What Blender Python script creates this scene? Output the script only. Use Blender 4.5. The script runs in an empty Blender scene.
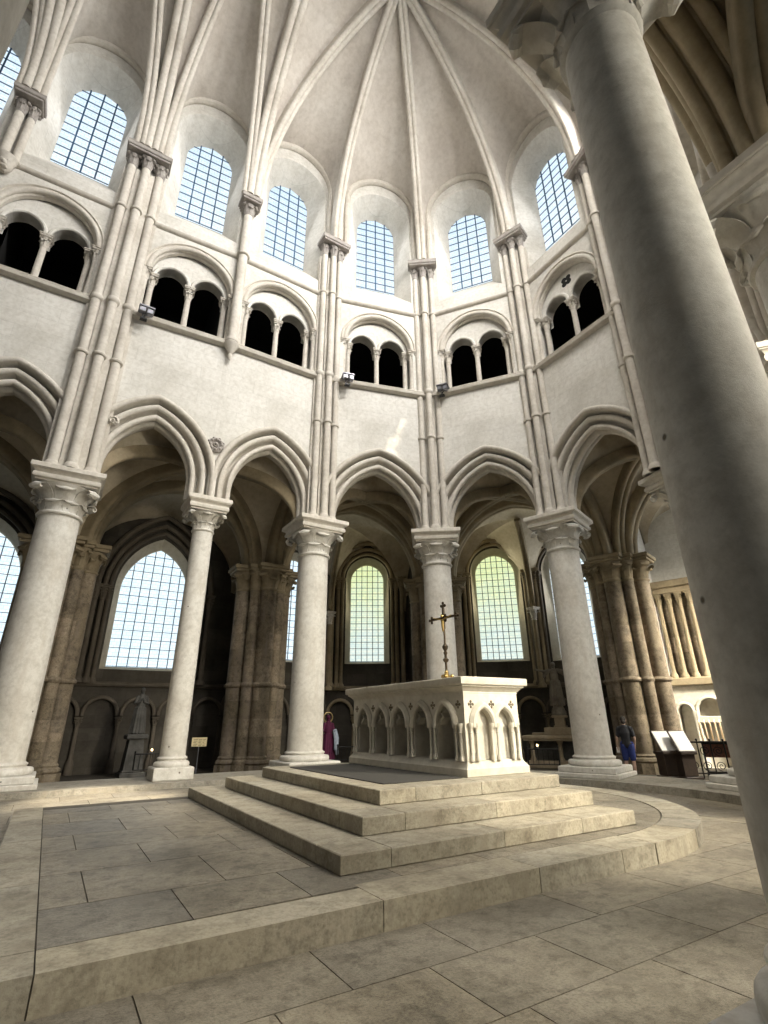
import bpy, bmesh, math, random
from mathutils import Vector, Matrix
random.seed(7)
S = bpy.context.scene
COL = S.collection
PI = math.pi
R = math.radians

# ------------------------------------------------------------------ mesh builder
class MB:
    def __init__(s):
        s.v = []; s.f = []; s.c = []          # c: optional per-face colour value
    def add(s, vs, fs, col=None):
        b = len(s.v)
        s.v += [tuple(p) for p in vs]
        for q in fs:
            s.f.append(tuple(b + i for i in q)); s.c.append(col)
    def grid(s, rows, cu=False, cv=False, col=None):
        n = len(rows); m = len(rows[0]); vs = [p for r in rows for p in r]; fs = []
        for i in range(n if cu else n - 1):
            for j in range(m if cv else m - 1):
                i2 = (i + 1) % n; j2 = (j + 1) % m
                fs.append((i * m + j, i * m + j2, i2 * m + j2, i2 * m + j))
        s.add(vs, fs, col)
    def poly_prism(s, pts, z0, z1, col=None):
        n = len(pts)
        vs = [(x, y, z0) for x, y in pts] + [(x, y, z1) for x, y in pts]
        fs = [tuple(range(n - 1, -1, -1)), tuple(range(n, 2 * n))]
        fs += [(i, (i + 1) % n, n + (i + 1) % n, n + i) for i in range(n)]
        s.add(vs, fs, col)
    def box(s, x0, x1, y0, y1, z0, z1, ch=0.0, col=None):
        if ch <= 0:
            s.poly_prism([(x0, y0), (x1, y0), (x1, y1), (x0, y1)], z0, z1, col); return
        c = ch
        def ring(i, z):
            return [(x0 + i, y0 + i, z), (x1 - i, y0 + i, z), (x1 - i, y1 - i, z), (x0 + i, y1 - i, z)]
        r = [ring(c, z0), ring(0, z0 + c), ring(0, z1 - c), ring(c, z1)]
        s.grid(r, cv=True, col=col)
        b = len(s.v) - 16
        s.f.append((b + 3, b + 2, b + 1, b)); s.c.append(col)
        s.f.append((b + 12, b + 13, b + 14, b + 15)); s.c.append(col)
    def lathe(s, prof, c=(0, 0, 0), n=24, caps=True, sq=0.0, col=None):
        rows = []
        for r, z in prof:
            row = []
            for k in range(n):
                a = 2 * PI * k / n
                row.append((c[0] + r * math.cos(a), c[1] + r * math.sin(a), c[2] + z))
            rows.append(row)
        s.grid(rows, cv=True, col=col)
        if caps:
            b = len(s.v) - len(rows) * n
            s.f.append(tuple(b + k for k in range(n - 1, -1, -1))); s.c.append(col)
            e = len(s.v) - n
            s.f.append(tuple(e + k for k in range(n))); s.c.append(col)
    def tube(s, path, rad, n=8, caps=True, col=None):
        path = [Vector(p) for p in path]
        rows = []; N = len(path)
        prev = None
        for i, p in enumerate(path):
            t = (path[min(i + 1, N - 1)] - path[max(i - 1, 0)])
            if t.length < 1e-9: t = Vector((0, 0, 1))
            t.normalize()
            if prev is None:
                a = Vector((1, 0, 0)) if abs(t.x) < .9 else Vector((0, 1, 0))
                u = t.cross(a).normalized()
            else:
                u = (prev - t * prev.dot(t)).normalized()
            prev = u; w = t.cross(u)
            r = rad[i] if isinstance(rad, (list, tuple)) else rad
            rows.append([tuple(p + (u * math.cos(2 * PI * k / n) + w * math.sin(2 * PI * k / n)) * r) for k in range(n)])
        s.grid(rows, cv=True, col=col)
        if caps:
            b = len(s.v) - N * n
            s.f.append(tuple(b + k for k in range(n - 1, -1, -1))); s.c.append(col)
            e = len(s.v) - n
            s.f.append(tuple(e + k for k in range(n))); s.c.append(col)
    def ball(s, c, r, n=10, m=6, sz=(1, 1, 1), col=None):
        prof = [(max(1e-4, math.sin(PI * j / m)) , -math.cos(PI * j / m)) for j in range(m + 1)]
        rows = [[(c[0] + r * sz[0] * q * math.cos(2 * PI * k / n), c[1] + r * sz[1] * q * math.sin(2 * PI * k / n), c[2] + r * sz[2] * z) for k in range(n)] for q, z in prof]
        s.grid(rows, cv=True, col=col)
    def sweep(s, path, side, prof, closed=True, inward=None, col=None):
        """profile (a,b): a along horizontal side vector, b towards the concave side of the path"""
        path = [Vector(p) for p in path]; sd = Vector(side).normalized(); N = len(path); rows = []
        mid = (path[0] + path[-1]) / 2 if inward is None else Vector(inward)
        for i, p in enumerate(path):
            t = (path[min(i + 1, N - 1)] - path[max(i - 1, 0)]).normalized()
            nn = sd.cross(t)
            if nn.dot(mid - p) < 0: nn = -nn
            nn.normalize()
            rows.append([tuple(p + sd * a + nn * b) for a, b in prof])
        s.grid(rows, cv=closed, col=col)
        if closed:
            m = len(prof); b = len(s.v) - N * m
            s.f.append(tuple(b + k for k in range(m - 1, -1, -1))); s.c.append(col)
            e = len(s.v) - m
            s.f.append(tuple(e + k for k in range(m))); s.c.append(col)
    def mesh(s, name, mat, smooth=35, merge=False):
        me = bpy.data.meshes.new(name)
        me.from_pydata(s.v, [], s.f)
        me.materials.append(mat)
        if any(c is not None for c in s.c):
            at = me.attributes.new('stone_tone', 'FLOAT', 'FACE')
            for i, c in enumerate(s.c): at.data[i].value = 0.5 if c is None else c
        bm = bmesh.new(); bm.from_mesh(me)
        if merge: bmesh.ops.remove_doubles(bm, verts=bm.verts[:], dist=2e-4)
        bmesh.ops.recalc_face_normals(bm, faces=bm.faces[:])
        bm.to_mesh(me); bm.free()
        if smooth:
            me.polygons.foreach_set('use_smooth', [True] * len(me.polygons))
            me.set_sharp_from_angle(angle=R(smooth))
        me.update()
        return me

def setp(o, label=None, cat=None, group=None, kind=None):
    if label: o['label'] = label
    if cat: o['category'] = cat
    if group: o['group'] = group
    if kind: o['kind'] = kind
    return o

def link(name, me, parent=None, loc=(0, 0, 0), rz=0.0):
    o = bpy.data.objects.new(name, me); COL.objects.link(o)
    o.location = loc; o.rotation_euler = (0, 0, rz)
    if parent: o.parent = parent
    return o

def obj(name, mb, mat, parent=None, loc=(0, 0, 0), rz=0.0, smooth=35, recenter=None, merge=False):
    """one mesh object; top-level meshes get their origin at their own base"""
    if recenter is None: recenter = parent is None and loc == (0, 0, 0) and rz == 0.0
    if recenter:
        xs = [p[0] for p in mb.v]; ys = [p[1] for p in mb.v]; zs = [p[2] for p in mb.v]
        c = ((min(xs) + max(xs)) / 2, (min(ys) + max(ys)) / 2, min(zs))
        mb.v = [(x - c[0], y - c[1], z - c[2]) for x, y, z in mb.v]
        loc = c
    return link(name, mb.mesh(name, mat, smooth, merge), parent, loc, rz)

def thing(name, label, cat, loc=(0, 0, 0), rz=0.0, group=None, kind=None):
    o = bpy.data.objects.new(name, None); COL.objects.link(o)
    o.empty_display_size = .2
    o.location = loc; o.rotation_euler = (0, 0, rz)
    return setp(o, label, cat, group, kind)

# ------------------------------------------------------------------ materials
def newmat(name):
    m = bpy.data.materials.new(name); m.use_nodes = True
    nt = m.node_tree; b = nt.nodes['Principled BSDF']
    return m, nt, b
def nd(nt, t, **k):
    n = nt.nodes.new(t)
    for a, v in k.items():
        if a.startswith('i_'):
            key = a[2:]
            n.inputs[int(key) if key.isdigit() else key.replace('_', ' ')].default_value = v
        else: setattr(n, a, v)
    return n
def ramp(nt, stops):
    r = nt.nodes.new('ShaderNodeValToRGB')
    e = r.color_ramp.elements
    e[0].position, e[0].color = stops[0][0], (*stops[0][1], 1)
    e[1].position, e[1].color = stops[-1][0], (*stops[-1][1], 1)
    for p, c in stops[1:-1]:
        x = e.new(p); x.color = (*c, 1)
    return r
def mixc(nt, a, b, fac, mode='MIX'):
    m = nt.nodes.new('ShaderNodeMix'); m.data_type = 'RGBA'; m.blend_type = mode
    for sock, val in ((0, fac), (6, a), (7, b)):
        if hasattr(val, 'is_output') or hasattr(val, 'links'):
            nt.links.new(val, m.inputs[sock])
        else:
            m.inputs[sock].default_value = (*val, 1) if isinstance(val, tuple) else val
    return m.outputs[2]

def stone(name, base, dark, light, rough=.8, scale=1.0, bricks=None, tone=False, stain=None, bump=.25, joint_mix=.35, pits=False, skew=0.0, grit=0.0):
    m, nt, b = newmat(name)
    tc = nd(nt, 'ShaderNodeTexCoord')
    P = tc.outputs['Object']
    n1 = nd(nt, 'ShaderNodeTexNoise', i_Scale=.9 * scale, i_Detail=6.0, i_Roughness=.6)
    n2 = nd(nt, 'ShaderNodeTexNoise', i_Scale=9 * scale, i_Detail=5.0, i_Roughness=.65)
    nt.links.new(P, n1.inputs['Vector']); nt.links.new(P, n2.inputs['Vector'])
    r1 = ramp(nt, [(.3, dark), (.5, base), (.72, light)])
    nt.links.new(n1.outputs['Fac'], r1.inputs['Fac'])
    r2 = ramp(nt, [(.3, (.78, .76, .73)), (.6, (1, 1, 1))])
    nt.links.new(n2.outputs['Fac'], r2.inputs['Fac'])
    c = mixc(nt, r1.outputs['Color'], r2.outputs['Color'], .75, 'MULTIPLY')
    height = n2.outputs['Fac']
    if grit:
        n4 = nd(nt, 'ShaderNodeTexNoise', i_Scale=38.0 * scale, i_Detail=6.0, i_Roughness=.75)
        nt.links.new(P, n4.inputs['Vector'])
        r4 = ramp(nt, [(.36, (1 - grit,) * 3), (.5, (1, 1, 1)), (.66, (1 + grit * .35,) * 3)]); nt.links.new(n4.outputs['Fac'], r4.inputs['Fac'])
        c = mixc(nt, c, r4.outputs['Color'], 1.0, 'MULTIPLY')
        n5 = nd(nt, 'ShaderNodeTexNoise', i_Scale=4.5 * scale, i_Detail=8.0, i_Roughness=.72)
        nt.links.new(P, n5.inputs['Vector'])
        r5 = ramp(nt, [(.34, (1 - grit * 1.1,) * 3), (.52, (1, 1, 1))]); nt.links.new(n5.outputs['Fac'], r5.inputs['Fac'])
        c = mixc(nt, c, r5.outputs['Color'], 1.0, 'MULTIPLY')
        height = n4.outputs['Fac']
    if bricks:
        bw, bh, var, mortar = bricks
        sep = nd(nt, 'ShaderNodeSeparateXYZ'); nt.links.new(P, sep.inputs[0])
        com = nd(nt, 'ShaderNodeCombineXYZ')
        sk = nd(nt, 'ShaderNodeMath', operation='MULTIPLY_ADD'); sk.inputs[1].default_value = skew
        nt.links.new(sep.outputs['Y'], sk.inputs[0]); nt.links.new(sep.outputs['X'], sk.inputs[2]); nt.links.new(sk.outputs[0], com.inputs['X']); nt.links.new(sep.outputs['Z'], com.inputs['Y'])
        br = nd(nt, 'ShaderNodeTexBrick', offset=.5)
        br.inputs['Scale'].default_value = 1.0
        br.inputs['Brick Width'].default_value = bw; br.inputs['Row Height'].default_value = bh
        br.inputs['Mortar Size'].default_value = mortar; br.inputs['Mortar Smooth'].default_value = .3
        br.inputs['Bias'].default_value = 0.0
        br.inputs['Color1'].default_value = (1 - var, 1 - var, 1 - var * 1.1, 1)
        br.inputs['Color2'].default_value = (1, 1, 1, 1)
        br.inputs['Mortar'].default_value = (1 - joint_mix,) * 3 + (1,)
        nt.links.new(com.outputs[0], br.inputs['Vector'])
        c = mixc(nt, c, br.outputs['Color'], 1.0, 'MULTIPLY')
    if tone:
        at = nd(nt, 'ShaderNodeAttribute', attribute_name='stone_tone')
        rt = ramp(nt, [(0, (.76, .77, .80)), (.5, (.92, .915, .90)), (1, (1.06, 1.03, .97))])
        nt.links.new(at.outputs['Fac'], rt.inputs['Fac'])
        c = mixc(nt, c, rt.outputs['Color'], 1.0, 'MULTIPLY')
    if stain:
        n3 = nd(nt, 'ShaderNodeTexNoise', i_Scale=2.2, i_Detail=8.0, i_Roughness=.7)
        mp = nd(nt, 'ShaderNodeMapping'); mp.inputs['Scale'].default_value = (1.5, 1.5, .35)
        nt.links.new(P, mp.inputs['Vector']); nt.links.new(mp.outputs[0], n3.inputs['Vector'])
        r3 = ramp(nt, [(.52, (0, 0, 0)), (.72, (1, 1, 1))]); nt.links.new(n3.outputs['Fac'], r3.inputs['Fac'])
        c = mixc(nt, c, stain, r3.outputs['Color'])
    if pits:
        vo = nd(nt, 'ShaderNodeTexVoronoi', i_Scale=2.3); nt.links.new(P, vo.inputs['Vector'])
        rv = ramp(nt, [(.03, (.25, .22, .19)), (.055, (1, 1, 1))]); nt.links.new(vo.outputs['Distance'], rv.inputs['Fac'])
        c = mixc(nt, c, rv.outputs['Color'], 1.0, 'MULTIPLY')
    nt.links.new(c, b.inputs['Base Color'])
    b.inputs['Roughness'].default_value = rough
    b.inputs['Specular IOR Level'].default_value = .25
    bp = nd(nt, 'ShaderNodeBump', i_Strength=bump, i_Distance=.02)
    nt.links.new(height, bp.inputs['Height']); nt.links.new(bp.outputs[0], b.inputs['Normal'])
    return m

def plain(name, col, rough=.6, metal=0.0, emit=None, noise=.25, scale=12):
    m, nt, b = newmat(name)
    tc = nd(nt, 'ShaderNodeTexCoord')
    n = nd(nt, 'ShaderNodeTexNoise', i_Scale=float(scale), i_Detail=4.0)
    nt.links.new(tc.outputs['Object'], n.inputs['Vector'])
    r = ramp(nt, [(.3, tuple(x * (1 - noise) for x in col)), (.7, tuple(min(1, x * (1 + noise * .5)) for x in col))])
    nt.links.new(n.outputs['Fac'], r.inputs['Fac'])
    nt.links.new(r.outputs['Color'], b.inputs['Base Color'])
    b.inputs['Roughness'].default_value = rough; b.inputs['Metallic'].default_value = metal
    if emit:
        b.inputs['Emission Color'].default_value = (*emit[0], 1); b.inputs['Emission Strength'].default_value = emit[1]
    return m

def glass(name, top, bottom, strength, zr, cell=(.18, .12)):
    """daylit leaded glazing: pale small panes, lit from outside"""
    m = bpy.data.materials.new(name); m.use_nodes = True; nt = m.node_tree
    nt.nodes.clear()
    out = nd(nt, 'ShaderNodeOutputMaterial')
    tc = nd(nt, 'ShaderNodeTexCoord'); sep = nd(nt, 'ShaderNodeSeparateXYZ')
    nt.links.new(tc.outputs['Object'], sep.inputs[0])
    com = nd(nt, 'ShaderNodeCombineXYZ')
    nt.links.new(sep.outputs['X'], com.inputs['X']); nt.links.new(sep.outputs['Z'], com.inputs['Y'])
    br = nd(nt, 'ShaderNodeTexBrick', offset=.5)
    br.inputs['Scale'].default_value = 1.0
    br.inputs['Brick Width'].default_value = cell[0]; br.inputs['Row Height'].default_value = cell[1]
    br.inputs['Mortar Size'].default_value = .012; br.inputs['Mortar Smooth'].default_value = .4
    br.inputs['Color1'].default_value = (1, 1, 1, 1); br.inputs['Color2'].default_value = (.84, .92, .97, 1)
    br.inputs['Mortar'].default_value = (.70, .83, .92, 1)
    nt.links.new(com.outputs[0], br.inputs['Vector'])
    mr = nd(nt, 'ShaderNodeMapRange'); mr.inputs['From Min'].default_value = zr[0]; mr.inputs['From Max'].default_value = zr[1]
    nt.links.new(sep.outputs['Z'], mr.inputs['Value'])
    nz = nd(nt, 'ShaderNodeTexNoise', i_Scale=1.3, i_Detail=3.0); nt.links.new(tc.outputs['Object'], nz.inputs['Vector'])
    ad = nd(nt, 'ShaderNodeMath', operation='MULTIPLY_ADD'); ad.inputs[1].default_value = .9; ad.inputs[2].default_value = -.45
    nt.links.new(nz.outputs['Fac'], ad.inputs[0])
    a2 = nd(nt, 'ShaderNodeMath', operation='ADD', use_clamp=True)
    nt.links.new(mr.outputs[0], a2.inputs[0]); nt.links.new(ad.outputs[0], a2.inputs[1])
    g = mixc(nt, bottom, top, a2.outputs[0])
    c = mixc(nt, br.outputs['Color'], g, 1.0, 'MULTIPLY')
    em = nd(nt, 'ShaderNodeEmission'); em.inputs['Strength'].default_value = strength
    nt.links.new(c, em.inputs['Color'])
    nt.links.new(em.outputs[0], out.inputs['Surface'])
    return m

M = {}
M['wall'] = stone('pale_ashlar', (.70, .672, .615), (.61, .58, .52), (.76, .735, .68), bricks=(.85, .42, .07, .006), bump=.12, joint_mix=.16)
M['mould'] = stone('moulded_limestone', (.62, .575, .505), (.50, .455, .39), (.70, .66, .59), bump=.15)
M['column'] = stone('column_limestone', (.66, .63, .57), (.56, .525, .465), (.73, .705, .65), stain=(.52, .47, .40), bump=.18, pits=True, grit=.07)
M['vault'] = stone('vault_plaster', (.58, .53, .47), (.49, .44, .385), (.64, .595, .535), scale=.7, bump=.08)
M['aged'] = stone('aged_shade_dark_stone', (.075, .065, .052), (.045, .038, .03), (.115, .10, .08), bricks=(.8, .38, .25, .007), bump=.3, joint_mix=.3)  # aged stone, with the gloom of the aisle darkened into its colour
M['pier'] = stone('aged_pier_stone', (.30, .24, .17), (.17, .14, .105), (.40, .33, .245), bricks=(.9, .52, .42, .005), skew=2.3, grit=.4, bump=.3, joint_mix=.3, stain=(.2, .16, .13))
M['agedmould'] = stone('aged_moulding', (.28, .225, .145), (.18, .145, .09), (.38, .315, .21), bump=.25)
M['shadearc'] = stone('shade_dark_moulding', (.12, .10, .077), (.075, .062, .047), (.17, .145, .11), bump=.25)  # shaded copy of the aged moulding, for the dim bays
M['tan'] = stone('yellowed_limestone', (.46, .385, .26), (.33, .27, .175), (.56, .48, .34), bump=.2)
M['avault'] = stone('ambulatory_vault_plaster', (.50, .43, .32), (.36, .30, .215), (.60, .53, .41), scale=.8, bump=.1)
M['slab'] = stone('floor_slab', (.33, .295, .235), (.20, .178, .14), (.42, .38, .31), rough=.38, scale=1.6, tone=True, stain=(.20, .175, .14), bump=.3, grit=.42)
M['mortar'] = plain('floor_joint', (.12, .105, .085), .9)
M['step'] = stone('step_limestone', (.45, .41, .325), (.35, .31, .24), (.54, .495, .405), rough=.65, tone=True, bump=.25, grit=.28, stain=(.32, .28, .215))
M['altar'] = stone('altar_limestone', (.66, .615, .52), (.58, .53, .44), (.72, .68, .59), bump=.1, rough=.7)
M['dustshade'] = stone('dust_and_shade_limestone', (.34, .31, .285), (.22, .20, .185), (.46, .43, .39), scale=2.0, bump=.2)  # grey of dirt plus the underside shade of the high capitals
M['dark'] = plain('shade_black_timber', (.010, .009, .008), .95)  # near-black colour stands in for shade inside the triforium openings
M['bars'] = plain('window_iron', (.03, .10, .20), .6, .2)  # blue glare of the windows tinted into the iron colour
M['glass_hi'] = glass('clerestory_glazing', (.82, .92, 1.0), (.94, .98, 1.0), 1.15, (.2, 3.6), (.2, .11))
M['glass_lo'] = glass('ambulatory_glazing', (.86, .96, 1.0), (.88, .97, 1.0), 1.25, (0, 4), (.17, .12))
M['glass_y'] = glass('apse_chapel_glazing', (.90, .95, .48), (.90, .97, .86), 1.05, (.6, 4.0), (.17, .12))
M['iron'] = plain('black_wrought_iron', (.02, .019, .018), .45, .6)
M['brass'] = plain('aged_brass', (.42, .29, .10), .35, .9)
M['darkbrass'] = plain('dark_bronze', (.07, .05, .03), .4, .8)
M['carpet'] = plain('dark_grey_carpet', (.048, .044, .037), .95, scale=60)
# ------------------------------------------------------------------ plan
XC, YC, RAD = 5.863, 7.249, 6.24
H_CAM = 1.26
COLS = {-1: (-7.16, 13.5), 0: (-3.9, 13.52), 1: (-.70, 13.5), 2: (2.54, 13.33), 3: (5.78, 13.37), 4: (9.56, 12.32),
        5: (11.86, 9.28), 6: (11.88, 5.68), 7: (9.53, 2.2), 8: (5.87, 1.01), 9: (2.6, 1.01), 10: (-.85, 1.01), 11: (-3.92, 1.01)}
SLENDER = {0, 2, 9, 11}
KEY = Vector((5.40, 7.35, 24.9))
KEYB = Vector((.92, 7.25, 24.8)); KEYA = Vector((-2.3, 7.25, 24.8)); KEYW = Vector((-5.5, 7.25, 24.8))
def inw(k):
    if k <= 2: return Vector((0, -1, 0))
    if k >= 9: return Vector((0, 1, 0))
    v = Vector((XC - COLS[k][0], YC - COLS[k][1], 0)); v.normalize(); return v
def gz(x, y):
    """the choir floor falls a little towards the east end"""
    t = min(1, max(0, (x - 7.7) / 2.0)); t = t * t * (3 - 2 * t)
    return -.2 * t
BZ = {k: (.1 if k <= 3 else .05 if k == 4 else -.05) for k in COLS}
for k in (7, 8, 9, 10, 11): BZ[k] = -.05 if k == 7 else 0.0
ZF_AMB = -.2

# ------------------------------------------------------------------ contours
def arch(uc, hs, r, zs, a=0.0, n=14):
    """pointed (or round, r=hs) arch contour, offset outwards by a, left springing to right springing"""
    cx = r - hs; rr = r + a
    th = math.acos(max(-1, min(1, cx / rr)))
    L = []
    for i in range(n + 1):
        t = th * i / n
        L.append((uc + cx - rr * math.cos(t), zs + rr * math.sin(t)))
    return L + [(2 * uc - u, z) for u, z in reversed(L[:-1])]
def opening(uc, hs, r, zb, zs, a=0.0, n=14):
    c = arch(uc, hs, r, zs, a, n)
    return [(c[0][0], zb)] + c + [(c[-1][0], zb)]

def wall_band(mb, u0, u1, z0, z1, ops, df, db, back=True):
    """wall between two heights with openings (contours left-bottom .. right-bottom); y = -d"""
    def face(d):
        y = -d; cur = u0
        def quad(a, za0, za1, b, zb0, zb1):
            if max(za1 - za0, zb1 - zb0) < 1e-6 or b - a < 1e-6: return
            mb.add([(a, y, za0), (b, y, zb0), (b, y, zb1), (a, y, za1)], [(0, 1, 2, 3)])
        for c in ops:
            quad(cur, z0, z1, c[0][0], z0, z1)
            if c[0][1] > z0 + 1e-6: quad(c[0][0], z0, c[0][1], c[-1][0], z0, c[-1][1])
            for p, q in zip(c[1:-1], c[2:-1]):
                if q[0] - p[0] > 1e-6: quad(p[0], p[1], z1, q[0], q[1], z1)
            cur = c[-1][0]
        quad(cur, z0, z1, u1, z0, z1)
    face(df)
    if back: face(db)
    for c in ops:
        mb.grid([[(u, -df, z) for u, z in c], [(u, -db, z) for u, z in c]])
        if c[0][1] > z0 + 1e-6:
            mb.add([(c[0][0], -df, c[0][1]), (c[-1][0], -df, c[0][1]), (c[-1][0], -db, c[0][1]), (c[0][0], -db, c[0][1])], [(0, 1, 2, 3)])
    for u in (u0, u1):
        mb.add([(u, -df, z0), (u, -df, z1), (u, -db, z1), (u, -db, z0)], [(0, 1, 2, 3)])
    for z in (z0, z1):
        if z == z0 and ops and ops[0][0][1] <= z0 + 1e-6: continue
        mb.add([(u0, -df, z), (u1, -df, z), (u1, -db, z), (u0, -db, z)], [(0, 1, 2, 3)])

def roll(c, r, a0, a1, n=5):
    return [(c[0] + r * math.cos(R(a0 + (a1 - a0) * i / n)), c[1] + r * math.sin(R(a0 + (a1 - a0) * i / n))) for i in range(n + 1)]

def arch_sweep(mb, uc, hs, r, zs, zb, prof, n=14):
    """prof: list of (a, d): offset outwards from the intrados, depth"""
    rows = []
    for a, d in prof:
        c = opening(uc, hs, r, zb, zs, a, n)
        rows.append([(u, -d, z) for u, z in c])
    mb.grid(rows)
    # close the two feet
    for e in (0, -1):
        mb.add([rw[e] for rw in rows], [tuple(range(len(rows)))])

class Frame:
    def __init__(s, p, q):
        s.p = Vector((p[0], p[1], 0)); e = Vector((q[0] - p[0], q[1] - p[1], 0)); s.L = e.length
        s.e = e / s.L; s.n = Vector((s.e.y, -s.e.x, 0)); s.rz = math.atan2(s.e.y, s.e.x)
    def W(s, u, d, z): return s.p + s.e * u + s.n * d + Vector((0, 0, z))
    def place(s, name, mb, mat, parent=None, recenter=False, smooth=35):
        c = Vector((0, 0, 0))
        if recenter:
            xs = [p[0] for p in mb.v]; ys = [p[1] for p in mb.v]; zs = [p[2] for p in mb.v]
            c = Vector(((min(xs) + max(xs)) / 2, (min(ys) + max(ys)) / 2, min(zs)))
            mb.v = [(x - c.x, y - c.y, z - c.z) for x, y, z in mb.v]
        me = mb.mesh(name, mat, smooth)
        return link(name, me, parent, s.W(c.x, -c.y, c.z), s.rz)
    def empty(s, name, label, cat, u, d, z, group=None, kind=None):
        return thing(name, label, cat, s.W(u, d, z), s.rz, group, kind)

# ------------------------------------------------------------------ capitals with leaves
def leaf(mb, a, r0, z0, r1, z1, w, curl=.05, th=.022, n=14, tip=.5):
    """one leaf climbing a bell at angle a, from radius r0/height z0 to r1/z1, tip rolling outwards and down"""
    ca, sa = math.cos(a), math.sin(a)
    rows = []
    for i in range(n + 1):
        t = i / n
        if t < .6:
            q = t / .6
            r = r0 + (r1 - r0) * q ** 1.8; z = z0 + (z1 - z0) * math.sin(q * PI / 2) ** .9
            nr, nz = 1, 0
        else:
            q = (t - .6) / .4 * R(250)
            r = r1 + curl * (math.sin(q)); z = z1 - curl * (1 - math.cos(q)) * 1.0
            nr, nz = math.sin(q), math.cos(q)
            if q < R(30): nr = max(nr, .5)
        ww = w * (.8 + .45 * math.sin(min(1, t * 1.3) * PI * .75))
        if t > .6: ww *= 1 - (t - .6) / .4 * (1 - tip)
        thk = th * (1 - .45 * t)
        f = []; b = []
        for j in range(-2, 3):
            s_ = j / 2
            o = (.016 if j == 0 else 0) - .5 * thk * s_ * s_
            rr = r + o * nr; zz = z + o * nz
            f.append((rr * ca - s_ * ww * sa, rr * sa + s_ * ww * ca, zz))
            rb = r - thk * nr; zb = z - thk * nz
            b.append((rb * ca - s_ * ww * .96 * sa, rb * sa + s_ * ww * .96 * ca, zb))
        rows.append(f + b[::-1])
    mb.grid(rows, cv=True)
    e = len(mb.v) - 10
    mb.f.append(tuple(e + k for k in range(10))); mb.c.append(None)

def capital_mb(r, h, hw, big=True, n=24):
    """leaf capital: necking ring, bell, two rows of leaves and curled corner leaves under a square abacus of half width hw"""
    mb = MB()
    mb.lathe([(r * .96, -.02), (r * 1.0, -.02), (r * 1.1, .0), (r * 1.13, .035 * h / .8), (r * 1.1, .07 * h / .8), (r * 1.0, .085 * h / .8), (r * .98, .12 * h),
              (r * 1.0, .3 * h), (r * 1.07, .55 * h), (r * 1.22, .78 * h), (min(hw * .96, r * 1.5), .96 * h), (min(hw * .96, r * 1.52), h)], n=n)
    if big:
        for k in range(8):
            leaf(mb, 2 * PI * (k + .5) / 8, r * 1.0, .1 * h, r * 1.16, .47 * h, r * .36, curl=r * .08, th=.035)
        for k in range(4):
            a = PI / 4 + k * PI / 2
            leaf(mb, a, r * 1.02, .25 * h, hw * 1.14, .90 * h, r * .34, curl=r * .17, th=.06, tip=.8)
            R1 = hw * 1.14; zc = .90 * h - r * .17
            mb.tube([((R1 * math.cos(a) - t_ * math.sin(a)), (R1 * math.sin(a) + t_ * math.cos(a)), zc) for t_ in (-r * .24, -r * .12, 0, r * .12, r * .24)], [r * .10, r * .14, r * .155, r * .14, r * .10], 10)
            a = k * PI / 2
            leaf(mb, a, r * 1.02, .3 * h, hw * .90, .88 * h, r * .40, curl=r * .09, th=.04, tip=.5)
    else:
        for k in range(4):
            leaf(mb, PI / 4 + k * PI / 2, r * 1.02, .2 * h, hw * 1.08, .86 * h, r * .5, curl=r * .24, th=.02, n=9, tip=.8)
            leaf(mb, k * PI / 2, r * 1.02, .15 * h, r * 1.5, .62 * h, r * .45, curl=r * .16, th=.02, n=9)
    return mb
def abacus_mb(hw, z0, z1):
    mb = MB(); h = z1 - z0
    pr = [(.82, 0), (.82, .10), (.885, .14), (.905, .2), (.905, .36), (.885, .40), (.87, .43), (.875, .50), (.91, .58), (.955, .63), (.97, .64), (.97, .68), (1.0, .70), (1.0, .96), (.985, 1.0)]
    rows = [[(-hw * k, -hw * k, z0 + h * t), (hw * k, -hw * k, z0 + h * t), (hw * k, hw * k, z0 + h * t), (-hw * k, hw * k, z0 + h * t)] for k, t in pr]
    mb.grid(rows, cv=True); e = len(rows) * 4
    mb.f.append((3, 2, 1, 0)); mb.c.append(None); mb.f.append((e - 4, e - 3, e - 2, e - 1)); mb.c.append(None)
    return mb

# ------------------------------------------------------------------ columns
Z_AST, Z_ASTS, Z_ABA = 5.74, 5.93, 6.80
_cache = {}
def cached(key, fn, mat, smooth=35):
    if key not in _cache: _cache[key] = fn().mesh(key[0], mat, smooth)
    return _cache[key]
COL_LABEL = {
 -1: None,
 0: 'slender column carrying the arch at the left edge, beyond the thick pitted column',
 1: 'thick pale column pitted with small dark holes, first on the left before the dark aisle',
 2: 'slender pale column with a round moulded base, in front of the big pointed aisle window',
 3: 'thick pale column rising behind the west corner of the altar steps',
 4: 'thick column directly behind the brass altar crucifix',
 5: 'thick leaning-looking column on a square plinth, right of the altar beside the arms-wide statue',
 6: 'column mostly hidden behind the big near column, its square plinth by the candle railing',
 8: 'column at the right edge with large plain leaves under a wide abacus',
 9: 'huge smooth grey column nearest the camera crossing the right side of the picture',
 10: 'blurred grey column cut by the top left corner'}
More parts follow.
